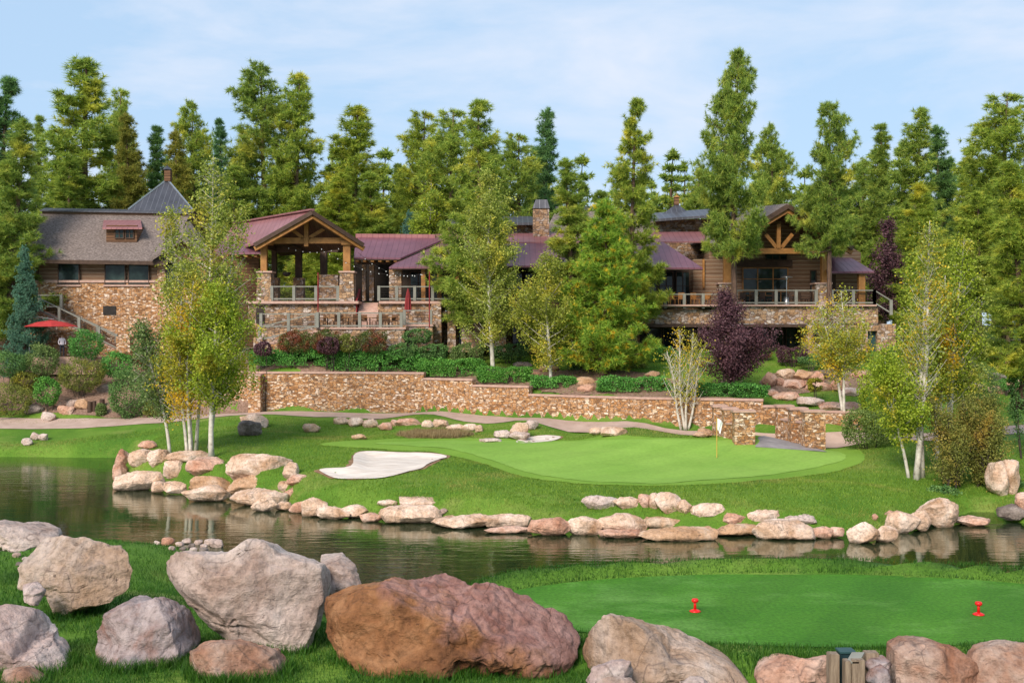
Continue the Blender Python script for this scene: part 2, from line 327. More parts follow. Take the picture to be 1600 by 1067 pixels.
M['pine_gold'] = leaf_mat('golden_needles', G((0.181, 0.220, 0.036), (0.340, 0.340, 0.053), (0.541, 0.462, 0.080)), trans=0.35)
M['pine_orange'] = leaf_mat('autumn_needles', G((0.143, 0.298, 0.037), (0.287, 0.473, 0.051), (0.486, 0.622, 0.083)), G((0.850, 0.548, 0.055), (0.850, 0.597, 0.037), (0.850, 0.723, 0.055)), 2.2, (0.55, 0.66), rnd=0)
M['spruce'] = leaf_mat('spruce_needles', G((0.078, 0.198, 0.131), (0.131, 0.292, 0.198), (0.239, 0.423, 0.292)), trans=0.2)
M['leaf_g'] = leaf_mat('aspen_green_leaves', G((0.172, 0.238, 0.039), (0.328, 0.396, 0.062), (0.517, 0.554, 0.125)), G((0.380, 0.411, 0.047), (0.604, 0.522, 0.062), (0.793, 0.665, 0.109)), 0.5, (0.5, 0.66), rnd=0)
M['leaf_y'] = leaf_mat('aspen_turning_leaves', G((0.276, 0.317, 0.030), (0.455, 0.436, 0.036), (0.662, 0.568, 0.060)), G((0.621, 0.422, 0.024), (0.850, 0.502, 0.024), (0.850, 0.607, 0.048)), 0.5, (0.48, 0.58), rnd=0)
M['leaf_b'] = leaf_mat('bright_green_leaves', G((0.179, 0.264, 0.018), (0.317, 0.422, 0.030), (0.497, 0.568, 0.060)), G((0.414, 0.396, 0.036), (0.580, 0.475, 0.036), (0.690, 0.554, 0.060)), 0.6, (0.55, 0.68), rnd=0)
M['leaf_s'] = leaf_mat('sage_green_leaves', G((0.105, 0.173, 0.047), (0.180, 0.274, 0.078), (0.315, 0.403, 0.125)), rnd=0.1)
M['plum'] = leaf_mat('plum_leaves', G((0.057, 0.026, 0.036), (0.120, 0.050, 0.066), (0.214, 0.108, 0.120)), trans=0.25, rnd=0)
M['bush_g'] = leaf_mat('hedge_leaves', G((0.049, 0.178, 0.032), (0.109, 0.328, 0.055), (0.219, 0.521, 0.096)), trans=0.2, rnd=0.15)
M['bush_d'] = leaf_mat('dark_shrub_leaves', G((0.055, 0.138, 0.038), (0.109, 0.234, 0.061), (0.219, 0.356, 0.096)), trans=0.2, rnd=0.15)
M['bush_o'] = leaf_mat('olive_shrub_leaves', G((0.116, 0.149, 0.033), (0.215, 0.248, 0.049), (0.365, 0.381, 0.083)), G((0.331, 0.315, 0.049), (0.497, 0.447, 0.049), (0.596, 0.497, 0.083)), 0.8, (0.55, 0.7), rnd=0.1)
M['bush_r'] = leaf_mat('red_shrub_leaves', G((0.059, 0.112, 0.031), (0.129, 0.175, 0.045), (0.200, 0.222, 0.061)), G((0.188, 0.047, 0.031), (0.281, 0.079, 0.045), (0.352, 0.127, 0.061)), 1.2, (0.46, 0.58), rnd=0)
M['willow'] = leaf_mat('willow_leaves', G((0.116, 0.140, 0.030), (0.232, 0.248, 0.049), (0.381, 0.365, 0.083)), G((0.331, 0.199, 0.049), (0.430, 0.298, 0.049), (0.530, 0.398, 0.083)), 1.0, (0.5, 0.66), rnd=0)
M['blade'] = leaf_mat('grass_blades', G((0.019, 0.081, 0.008), (0.041, 0.143, 0.013), (0.100, 0.229, 0.027)), G((0.054, 0.114, 0.019), (0.109, 0.171, 0.027), (0.218, 0.247, 0.073)), 0.35, (0.6, 0.75), trans=0.3, rnd=0)
M['blade_m'] = leaf_mat('rough_grass_blades', G((0.091, 0.192, 0.016), (0.168, 0.300, 0.026), (0.294, 0.408, 0.052)), G((0.196, 0.240, 0.039), (0.308, 0.336, 0.065), (0.448, 0.408, 0.117)), 0.3, (0.52, 0.68), trans=0.3, rnd=0)
M['blade_f'] = leaf_mat('fringe_blades', G((0.014, 0.07, 0.006), (0.032, 0.115, 0.010), (0.07, 0.17, 0.02)), trans=0.25, rnd=0)
M['lawn'] = grass_mat('lawn_grass', [(0.3, (0.063, 0.152, 0.015)), (0.5, (0.105, 0.210, 0.021)), (0.7, (0.168, 0.273, 0.037))], 0.25, patch=((0.231, 0.273, 0.063), 0.5, 0.7), flo=0.55)
M['green'] = grass_mat('putting_green_turf', [(0.3, (0.17, 0.31, 0.045)), (0.7, (0.225, 0.365, 0.065))], 0.22, stripes=(0.11, 0.9, 0.95), bs=0.1, flo=0.92, fscale=5)
M['collar'] = grass_mat('collar_turf', [(0.3, (0.130, 0.251, 0.026)), (0.7, (0.190, 0.316, 0.042))], 0.3, bs=0.2, flo=0.85)
M['tee'] = grass_mat('tee_turf', [(0.3, (0.045, 0.16, 0.010)), (0.7, (0.08, 0.22, 0.018))], 0.35, stripes=(0.16, 0.5, 0.9), bs=0.25, flo=0.6, fscale=16, patch=((0.13, 0.29, 0.05), 0.7, 0.9))
M['sand'] = simple('bunker_sand', [(0.3, (0.55, 0.46, 0.39)), (0.7, (0.70, 0.62, 0.55))], 1.2, 0.9, 0.9, 0.12, 2.2, rnd=False, stretch=(0.6, 1.6, 1))
M['soil'] = simple('bare_soil', [(0.3, (0.16, 0.085, 0.045)), (0.7, (0.30, 0.18, 0.10))], 3, 0.95, 0.5, 0.05, 12, rnd=False)
M['mulch'] = simple('bark_mulch', [(0.3, (0.13, 0.075, 0.05)), (0.5, (0.22, 0.135, 0.095)), (0.72, (0.32, 0.21, 0.16))], 6, 0.95, 0.8, 0.06, 10, rnd=False)
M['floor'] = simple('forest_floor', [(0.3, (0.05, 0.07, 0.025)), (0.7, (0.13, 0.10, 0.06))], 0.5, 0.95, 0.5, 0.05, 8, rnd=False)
M['path'] = simple('pink_concrete', [(0.3, (0.36, 0.25, 0.20)), (0.7, (0.47, 0.34, 0.28))], 1.2, 0.85, 0.2, 0.01, 20, rnd=False)
M['asphalt'] = simple('grey_bridge_deck', [(0.3, (0.20, 0.18, 0.18)), (0.7, (0.30, 0.27, 0.27))], 2, 0.85, 0.2, 0.01, 20, rnd=False)
M['r_pale'] = rock_mat('pale_limestone', (0.457, 0.269, 0.159), (0.663, 0.463, 0.339), (0.824, 0.646, 0.531), scale=0.9)
M['r_pale_wet'] = rock_mat('wet_pale_limestone', (0.457, 0.269, 0.159), (0.663, 0.463, 0.339), (0.824, 0.646, 0.531), scale=0.9, wet=True)
M['r_pink'] = rock_mat('pink_sandstone', (0.431, 0.207, 0.129), (0.575, 0.335, 0.238), (0.697, 0.493, 0.397), scale=0.9)
M['r_pink_wet'] = rock_mat('wet_pink_sandstone', (0.431, 0.207, 0.129), (0.575, 0.335, 0.238), (0.697, 0.493, 0.397), scale=0.9, wet=True)
M['r_tan'] = rock_mat('orange_sandstone', (0.415, 0.228, 0.117), (0.544, 0.337, 0.208), (0.653, 0.488, 0.364), scale=0.9)
M['r_tan_wet'] = rock_mat('wet_orange_sandstone', (0.415, 0.228, 0.117), (0.544, 0.337, 0.208), (0.653, 0.488, 0.364), scale=0.9, wet=True)
M['r_grey'] = rock_mat('grey_rock', (0.13, 0.10, 0.085), (0.22, 0.175, 0.15), (0.34, 0.28, 0.25))
M['r_grey_wet'] = rock_mat('wet_grey_rock', (0.13, 0.10, 0.085), (0.22, 0.175, 0.15), (0.34, 0.28, 0.25), wet=True)
M['r_white'] = rock_mat('white_boulder', (0.401, 0.271, 0.215), (0.550, 0.421, 0.362), (0.675, 0.551, 0.488), scale=0.8, lich=0.25)
M['r_whitep'] = rock_mat('white_pink_boulder', (0.381, 0.251, 0.215), (0.528, 0.391, 0.352), (0.654, 0.531, 0.478), scale=1.1)
M['r_tanw'] = rock_mat('tan_white_boulder', (0.323, 0.194, 0.112), (0.456, 0.317, 0.233), (0.570, 0.449, 0.379), scale=0.8, lich=0.3)
M['r_mot'] = rock_mat('mottled_boulder', (0.299, 0.159, 0.122), (0.389, 0.301, 0.287), (0.544, 0.443, 0.427), scale=1.6, lich=0.6)
M['r_red'] = rock_mat('red_brown_boulder', (0.171, 0.072, 0.032), (0.292, 0.129, 0.055), (0.403, 0.205, 0.101), dark=(0.050, 0.024, 0.018), scale=1.3, split=((0.24, 0.105, 0.085), (0.42, 0.245, 0.215)))
M['r_terra'] = rock_mat('terracotta_boulder', (0.299, 0.132, 0.075), (0.396, 0.220, 0.150), (0.493, 0.352, 0.282), scale=1.2)
# ------------------------------------------------------------ terrain
def C(px, py, z):                        # a control point of known height seen at a photo pixel
    d = F * (CH - z) / (py - HY); return ((px - 800) / F * d, d, z)
def Cd(px, d, z): return ((px - 800) / F * d, d, z)
def tps(pts):
    P = np.array(pts, float); n = len(P); s = 30.0; X = P[:, :2] / s
    def K(A, B):
        r2 = ((A[:, None, :] - B[None]) ** 2).sum(-1); return 0.5 * r2 * np.log(r2 + 1e-12)
    A = np.zeros((n + 3, n + 3)); A[:n, :n] = K(X, X) + np.eye(n) * 2e-4; A[:n, n] = 1; A[:n, n + 1:] = X; A[n, :n] = 1; A[n + 1:, :n] = X.T
    wv = np.linalg.solve(A, np.r_[P[:, 2], 0, 0, 0])
    def f(x, y):
        Q = np.stack([x, y], 1) / s; out = np.empty(len(Q))
        for k in range(0, len(Q), 20000):
            q = Q[k:k + 20000]; out[k:k + 20000] = K(q, X) @ wv[:n] + wv[n] + q @ wv[n + 1:]
        return out
    return f
green_px = [(500, 694), (560, 688), (640, 685), (740, 685), (830, 688), (920, 685), (1010, 683), (1120, 684), (1230, 689), (1320, 700), (1352, 715), (1325, 731), (1250, 745), (1110, 757), (960, 758), (870, 752), (800, 740), (745, 722), (690, 709), (600, 702), (540, 699)]
low = [C(500, 694, 1.95), C(700, 690, 1.9), C(900, 686, 1.85), C(1200, 690, 1.8), C(1365, 716, 1.65), C(1250, 748, 1.35), C(1000, 757, 1.25), C(820, 746, 1.3), C(720, 716, 1.7), C(1100, 716, 1.6),
       C(560, 790, 0.65), C(650, 785, 0.75), C(850, 800, 0.7), C(950, 798, 0.8), C(1100, 798, 0.95), C(1250, 805, 0.7), C(1335, 812, 0.5), C(1440, 775, 1.0), C(1420, 720, 1.7),
       C(450, 705, 1.8), C(390, 690, 2.0), C(300, 705, 1.6), C(240, 705, 1.3), C(205, 712, 1.0), C(480, 745, 1.25), C(490, 775, 0.7), C(600, 760, 1.25), C(1100, 780, 1.25), C(1300, 765, 1.35), C(750, 775, 1.1), C(1500, 770, 0.7),
       C(420, 665, 2.3), C(600, 668, 2.1), C(740, 675, 2.0), C(900, 674, 2.1), C(1050, 678, 2.1), C(1300, 688, 1.9), C(1400, 690, 1.9),
       Cd(395, 80, 2.7), Cd(395, 75.5, 2.6), Cd(640, 79, 2.7), Cd(640, 74, 2.6), Cd(820, 75, 2.7), Cd(820, 71, 2.6), Cd(1000, 71, 2.7), Cd(1000, 67.5, 2.6), Cd(1190, 69, 2.6), Cd(1190, 65, 2.3), Cd(1300, 67, 2.4), Cd(1235, 63, 2.1), Cd(1400, 64, 2.2),
       Cd(260, 80, 2.1), Cd(100, 82, 1.75), Cd(-100, 83, 1.7), Cd(100, 78, 1.0), Cd(-100, 78, 0.9), Cd(300, 74, 1.9),
       Cd(1590, 72, 2.5), Cd(1600, 58, 1.3), Cd(1540, 54, 0.8), Cd(1700, 55, 1.6), Cd(1500, 66, 2.1),
       (-60, 83, 1.8), (-60, 76, 0.5), (60, 60, 3.0), (60, 75, 4.0)]
near = [(-12, 0, 3.6), (0, 0, 3.6), (12, 0, 3.6), (-12, 14, 3.5), (0, 14, 3.45), (12, 14, 3.45), (-12, 18, 3.5), (-5, 18, 3.45), (-9, 22, 3.3), (-6, 21.5, 3.2), (-2.5, 19, 3.3), (-8, 26, 2.9), (-8.3, 29, 2.7), (-8, 31.5, 0.8), (-14, 27, 2.9), (-14, 31, 0.8), (-3, 22.5, 2.0), (-1.5, 23.5, 1.6), (-1, 26, 0.4), (-4, 26, 1.0), (12, 26, 1.5), (5, 26.5, 1.2), (20, 26, 1.5), (20, 18, 3.4), (40, 10, 3.4), (-40, 10, 3.4), (-40, 28, 1.5), (40, 28, 1.5), (60, 40, 2), (-80, 40, 1)]
def U_(l): return l
hi = [Cd(395, 81, 5.15), Cd(640, 80, 5.1), Cd(820, 76, 4.4), Cd(1000, 72, 3.95), Cd(1190, 70, 3.9),
      Cd(400, 86.5, 6.6), Cd(560, 86.5, 6.7), Cd(700, 86, 6.5), Cd(850, 84, 6.2), Cd(1000, 83, 6.2), Cd(1150, 83, 6.5), Cd(1300, 84, 6.6), Cd(1380, 84, 6.6), Cd(945, 76, 5.2), Cd(770, 80, 5.6), Cd(1150, 77, 5.2), Cd(1250, 78, 4.9),
      Cd(400, 95, 7.0), Cd(700, 95, 7.2), Cd(1000, 95, 7.3), Cd(1350, 95, 7.4), Cd(1600, 100, 8.0), Cd(1590, 92, 6.6), Cd(1590, 82, 4.5), Cd(1590, 72, 2.6), Cd(1450, 82, 5.2), Cd(1450, 74, 3.3), Cd(1300, 70.5, 3.0), Cd(1200, 70.5, 3.4), Cd(1300, 76, 4.6),
      Cd(100, 82, 1.8), Cd(100, 86, 3.6), Cd(100, 90, 5.7), Cd(100, 96, 6.4), Cd(260, 81, 2.2), Cd(260, 86, 4.2), Cd(260, 91, 6.0), Cd(340, 80.5, 3.0), Cd(340, 86, 5.6), Cd(-100, 83, 1.8), Cd(-100, 88, 4.2), Cd(-100, 96, 6.4),
      (-60, 83, 2), (-60, 100, 6.5), (-80, 130, 8), (0, 130, 8), (80, 130, 8.5), (0, 200, 9), (100, 200, 9.5), (-100, 200, 9), (0, 330, 10), (160, 330, 10), (-160, 330, 10), (-160, 100, 7), (160, 100, 9), (60, 75, 4), (90, 85, 6)]
fL = tps(low + near); fU = tps(hi)
wall_line = [(-200, 84), (-22.5, 81.2), (Cd(395, 80, 0)[0], 80), (Cd(640, 79, 0)[0], 79), (Cd(820, 75, 0)[0], 75), (Cd(1000, 71, 0)[0], 71), (Cd(1190, 69, 0)[0], 69), (Cd(1350, 67.5, 0)[0], 67.5), (Cd(1590, 70, 0)[0], 70), (200, 70)]
WX = np.array([p[0] for p in wall_line]); WY = np.array([p[1] for p in wall_line])
def wd(px, py): d = F * CH / (py - HY); return ((px - 800) / F * d, d)
pond_poly = [(-90, 75.5), wd(-300, 714), wd(60, 714), wd(180, 715), wd(240, 717), wd(215, 728), wd(180, 738), wd(184, 754), wd(250, 759), wd(330, 768), wd(385, 776), wd(440, 784), wd(470, 793), wd(520, 801), wd(580, 810), wd(650, 813), wd(760, 820), wd(850, 825), wd(1000, 828), wd(1060, 832), wd(1150, 834), wd(1250, 834), wd(1320, 834), wd(1352, 836), wd(1400, 830), wd(1480, 814), wd(1512, 800), wd(1550, 800), wd(1575, 815), wd(1640, 822), wd(1750, 835), (60, 46), (60, 31), (20, 30), (12, 30), (6, 29.5), (0, 28.5), (-3, 29), (-6, 31.5), (-10, 32.5), (-16, 31.5), (-30, 31), (-90, 32)]
TE = (5.1, 19.3)
def tee_r(x, y, rx, ry): return np.sqrt(((x - TE[0]) / rx) ** 2 + ((y - TE[1]) / ry) ** 2)
bunk_polys = []
def gz(x, y):
    x = np.atleast_1d(np.asarray(x, float)); y = np.atleast_1d(np.asarray(y, float))
    yw = np.interp(x, WX, WY)
    mid = (x > WX[2] - 0.2) & (x < WX[6] + 0.1)
    wid = np.where(mid, 0.45, 0.45 + np.clip(np.minimum(np.abs(x - WX[2]), np.abs(x - WX[6])), 0, 3) * 0.9)
    t = sstep((y - yw - 0.1) / wid)
    z = fL(x, y) * (1 - t) + fU(x, y) * t
    z += 0.07 * fbm(np.stack([x * 0.35, y * 0.35, x * 0], 1), 3, 5) * (1 - sstep((np.abs(y - 19) - 6) / -3))
    r = tee_r(x, y, 6.0, 3.3); z = z + (3.6 - z) * sstep((1.13 - r) / 0.13)
    r2 = tee_r(x, y, 5.55, 2.6); z -= 0.05 * sstep((1.0 - r2) / 0.03); z = z + 0.20 * np.exp(-((r2 - 1.14) / 0.07) ** 2) * (y > 19.5)
    for bp, dep in bunk_polys:
        m = (x > min(p[0] for p in bp) - 1) & (x < max(p[0] for p in bp) + 1) & (y > min(p[1] for p in bp) - 1) & (y < max(p[1] for p in bp) + 1)
        if m.any(): z[m] -= dep * sstep(-sdist(x[m], y[m], bp) / 0.9)
    near_w = (y > 24) & (y < 84)
    z = np.where(near_w, np.maximum(z, 0.18), z)
    if near_w.any():
        s = sdist(x[near_w], y[near_w], pond_poly); zz = z[near_w]
        zz = np.where(s > 0, zz * sstep((s + 0.3) / 1.0) , -0.25 - np.clip(-s, 0, 5) * 0.4); z[near_w] = zz
    return z
def gz1(x, y): return float(gz([x], [y])[0])
_ds = np.arange(12, 140, 0.2)
def hit(px, py):                         # where a line of sight first meets the ground or the water
    z = np.maximum(gz((px - 800) / F * _ds, _ds), 0.0); line = CH - (py - HY) / F * _ds
    k = np.argmax(line <= z)
    if line[k] > z[k]: return at(px, py, 120)
    if k > 0:
        a0 = line[k - 1] - z[k - 1]; a1 = line[k] - z[k]; d = _ds[k - 1] + 0.2 * a0 / (a0 - a1 + 1e-9)
    else: d = _ds[0]
    return at(px, py, d)
def on_ground(p, dz=0): return Vector((p[0], p[1], gz1(p[0], p[1]) + dz))
bunk1 = smooth_poly([tuple(hit(*p)[:2]) for p in [(500, 734), (548, 729), (553, 712), (572, 706), (640, 708), (698, 713), (672, 724), (650, 735), (600, 747), (548, 749), (515, 745)]], 4)
bunk2 = smooth_poly([tuple(hit(*p)[:2]) for p in [(806, 691), (830, 683), (874, 682), (868, 688), (835, 692)]], 4)
bunk_polys = [(bunk1, 0.22), (bunk2, 0.12)]
def axis_steps(a):
    out = [a[0][0]]
    for x0, x1, st in a:
        n = max(1, int(round((x1 - x0) / st))); out += [x0 + (x1 - x0) * (k + 1) / n for k in range(n)]
    return np.array(out)
gx = axis_steps([(-400, -120, 28), (-120, -50, 4), (-50, 50, 0.42), (50, 120, 4), (120, 400, 28)])
gy = axis_steps([(-20, 12, 4), (12, 34, 0.3), (34, 52, 1.0), (52, 90, 0.4), (90, 130, 2), (130, 340, 10), (340, 900, 70)])
GX, GY = np.meshgrid(gx, gy); cl = lambda a, b, c: np.clip(a, b, c)
Z = gz(cl(GX.ravel(), -160, 160), cl(GY.ravel(), -10, 330))
nx, ny = len(gx), len(gy)
idx = np.arange(nx * ny).reshape(ny, nx)
quads = np.stack([idx[:-1, :-1], idx[:-1, 1:], idx[1:, 1:], idx[1:, :-1]], -1).reshape(-1, 4)
o = link('lawn', np_mesh('lawn', np.stack([GX.ravel(), GY.ravel(), Z], 1), quads, M['lawn'], True)); tag(o, 'rolling mown lawn around the pond and the putting green', 'lawn', kind='structure')

def sheet(name, P, mat, step, dz, label, cat, kind='structure', edge=0.0, seed=0):
    P = [Vector(p[:2]) for p in P]
    if edge:
        Q = []
        for i in range(len(P)):
            a, b = P[i], P[(i + 1) % len(P)]; n = max(1, int((b - a).length / (edge * 2.5)))
            for k in range(n):
                q = a.lerp(b, k / n); e = fbm([[q.x / edge / 3, q.y / edge / 3, seed]], 2)[0] * edge; Q.append(q + Vector((e, e * 0.7)))
        P = Q
    n = len(P); xs = np.arange(min(p.x for p in P) + step / 2, max(p.x for p in P), step); ys = np.arange(min(p.y for p in P) + step / 2, max(p.y for p in P), step)
    A, B = np.meshgrid(xs, ys); A = A.ravel(); B = B.ravel(); s = sdist(A, B, [tuple(p) for p in P]); k = s < -step * 0.4
    V = P + [Vector((a, b)) for a, b in zip(A[k], B[k])]
    vo, _, fo, *_r = delaunay_2d_cdt(V, [(i, (i + 1) % n) for i in range(n)], [], 1, 1e-5)
    vo = np.array([tuple(v) for v in vo]); fo = np.array([f for f in fo if len(f) == 3])
    a, b, c = vo[fo[:, 0]], vo[fo[:, 1]], vo[fo[:, 2]]
    flip = ((b - a)[:, 0] * (c - a)[:, 1] - (b - a)[:, 1] * (c - a)[:, 0]) < 0; fo[flip] = fo[flip][:, ::-1]
    Zs = gz(vo[:, 0], vo[:, 1]) + dz
    o = link(name, np_mesh(name, np.c_[vo, Zs], fo, mat, True)); return tag(o, label, cat, kind=kind)
gp = smooth_poly([tuple(hit(*p)[:2]) for p in green_px], 4)
sheet('fairway_collar', gp, M['collar'], 0.42, 0.02, 'band of fairway turf round the putting green', 'turf', edge=0.12)
cx_, cy_ = sum(p[0] for p in gp) / len(gp), sum(p[1] for p in gp) / len(gp)
g2 = smooth_poly([tuple(hit(*p)[:2]) for p in [(585, 693), (680, 689), (780, 689), (880, 690), (960, 688), (1060, 687), (1150, 688), (1240, 694), (1300, 705), (1322, 717), (1270, 732), (1170, 746), (1060, 754), (960, 754), (880, 748), (815, 736), (770, 720), (720, 706), (650, 698)]], 4)
sheet('putting_green', g2, M['green'], 0.42, 0.036, 'smooth light green putting surface beside the pond', 'putting green', edge=0.06)
sheet('large_bunker', bunk1, M['sand'], 0.3, 0.05, 'white sand bunker cut into the bank left of the green', 'sand bunker')
sheet('small_bunker', bunk2, M['sand'], 0.3, 0.04, 'thin strip of white sand behind the putting green', 'sand bunker')
def grow(P, e):
    cx, cy = sum(p[0] for p in P) / len(P), sum(p[1] for p in P) / len(P)
    return [(p[0] + (p[0] - cx) / math.hypot(p[0] - cx, p[1] - cy) * e, p[1] + abs(e) * 1.2 * (1 if p[1] > cy else 0.15)) for p in P]
sheet('bunker_lip', grow(bunk1, 0.25), M['soil'], 0.4, 0.022, 'bare soil lip round the large bunker', 'soil', edge=0.12)
sheet('bunker_edge', grow(bunk2, 0.15), M['soil'], 0.4, 0.02, 'bare soil lip round the small bunker', 'soil', edge=0.1)
el = lambda rx, ry, n=90: [(TE[0] + rx * math.cos(2 * math.pi * k / n), TE[1] + ry * math.sin(2 * math.pi * k / n)) for k in range(n)]
sheet('tee_box', el(5.5, 2.55), M['tee'], 0.3, 0.02, 'close mown oval tee beside the near bank', 'tee box')
# cart path, mulch beds, forest floor
def ribbon(pts, wdt):
    P = [Vector(p) for p in smooth_line(pts)]; l, r = [], []
    for i, p in enumerate(P):
        t = (P[min(i + 1, len(P) - 1)] - P[max(i - 1, 0)]).normalized(); nrm = Vector((-t.y, t.x)) * wdt / 2; l.append(p + nrm); r.append(p - nrm)
    return l + r[::-1]
def smooth_line(P, n=6):
    P = [Vector(p) for p in P]; Q = [2 * P[0] - P[1]] + P + [2 * P[-1] - P[-2]]; out = []
    for i in range(1, len(Q) - 2):
        p0, p1, p2, p3 = Q[i - 1:i + 3]
        for k in range(n):
            t = k / n; out.append(0.5 * ((2 * p1) + (p2 - p0) * t + (2 * p0 - 5 * p1 + 4 * p2 - p3) * t * t + (3 * p1 - p0 - 3 * p2 + p3) * t ** 3))
    return out + [P[-1]]
X_ = lambda px, d: ((px - 800) / F * d, d)
sheet('cart_path', ribbon([X_(-150, 82.5), X_(0, 82), X_(120, 81.5), X_(260, 80.2), X_(395, 78.2), X_(520, 77.7), X_(640, 77.1), X_(740, 75.0), X_(820, 73.0), X_(1000, 69.2), X_(1190, 67.0), X_(1300, 65.9), X_(1450, 66.5), X_(1590, 69.5), X_(1750, 72)], 2.4), M['path'], 0.6, 0.03, 'pink concrete cart path along the foot of the stone wall', 'path')
sheet('bridge_deck', [X_(1180, 61.5), X_(1292, 60.8), X_(1262, 66), X_(1180, 66.2)], M['asphalt'], 0.5, 0.06, 'grey paved bridge deck between the stone parapets', 'road')
sheet('mulch_bed', [X_(-60, 84.4), X_(100, 83.6), X_(260, 81.6), X_(384, 79.6), X_(392, 84), X_(385, 91), X_(260, 92), X_(100, 93), X_(-60, 93)], M['mulch'], 0.7, 0.03, 'brown bark mulch on the planted slope left', 'mulch', edge=0.3)
sheet('rock_garden_bed', [X_(1190, 75.5), X_(1215, 74.6), X_(1300, 75.5), X_(1380, 76.5), X_(1450, 77), X_(1440, 80), X_(1300, 80.5), X_(1195, 79)], M['mulch'], 0.7, 0.03, 'bark mulch between the rock garden boulders', 'mulch', edge=0.4)
sheet('planting_bed', [X_(397, 80.3), X_(640, 79.3), X_(820, 75.3), X_(900, 73.6), X_(1000, 71.5), X_(1185, 69.6), X_(1185, 71), X_(1010, 77), X_(900, 79), X_(760, 81), X_(660, 82.5), X_(400, 83)], M['mulch'], 0.7, 0.03, 'bark mulch bed behind the long stone wall', 'mulch', edge=0.3)
sheet('dry_brush_bed', [tuple(hit(*p)[:2]) for p in [(630, 679), (660, 675), (705, 676), (725, 679), (710, 683), (650, 683)]], M['soil'], 0.5, 0.03, 'dry brushy soil hollow behind the green', 'soil', edge=0.4)
sheet('forest_ground', [(-150, 101), X_(0, 99), X_(400, 96), X_(1350, 96), (46, 97), (60, 104), (150, 110), (158, 320), (-158, 320)], M['floor'], 8, 0.05, 'shaded forest floor behind the clubhouse', 'forest floor', edge=0)
# pond water
def water_mat():
    m, nt, b, o = new_mat('pond_water'); nt.nodes.remove(b)
    v = coords(nt, (0.45, 1.4, 1)); n1 = noise(nt, v, 1.7, 4, 0.55, 0.2)
    calm = ramp(nt, noise(nt, coords(nt, (0.6, 1, 1)), 0.09, 3), [(0.38, 0.15), (0.62, 1.0)])
    h = mixc(nt, 1.0, n1, calm, 'MULTIPLY')
    bp = nd(nt, 'Bump', Strength=0.34, Distance=0.085); nt.links.new(h, bp.inputs['Height'])
    gl = nd(nt, 'BsdfGlossy', Roughness=0.03); gl.inputs[0].default_value = (0.80, 0.83, 0.76, 1); nt.links.new(bp.outputs[0], gl.inputs['Normal'])
    df = nd(nt, 'BsdfDiffuse'); df.inputs[0].default_value = (0.012, 0.026, 0.010, 1)
    fr = nd(nt, 'Fresnel', IOR=1.6); nt.links.new(bp.outputs[0], fr.inputs['Normal'])
    fm = nd(nt, 'Math', operation='MULTIPLY_ADD'); fm.inputs[1].default_value = 1.1; fm.inputs[2].default_value = 0.06; fm.use_clamp = True
    nt.links.new(fr.outputs[0], fm.inputs[0]); ms = nd(nt, 'MixShader'); nt.links.new(fm.outputs[0], ms.inputs[0])
    nt.links.new(df.outputs[0], ms.inputs[1]); nt.links.new(gl.outputs[0], ms.inputs[2]); nt.links.new(ms.outputs[0], o.inputs[0]); return m
M['water'] = water_mat()
o = MB().add([(-90, 25, 0), (62, 25, 0), (62, 76, 0), (-90, 76, 0)], [(0, 1, 2, 3)]).build('pond_water', M['water']); tag(o, 'dark rippled pond reflecting the rocks and banks', 'pond', kind='structure')
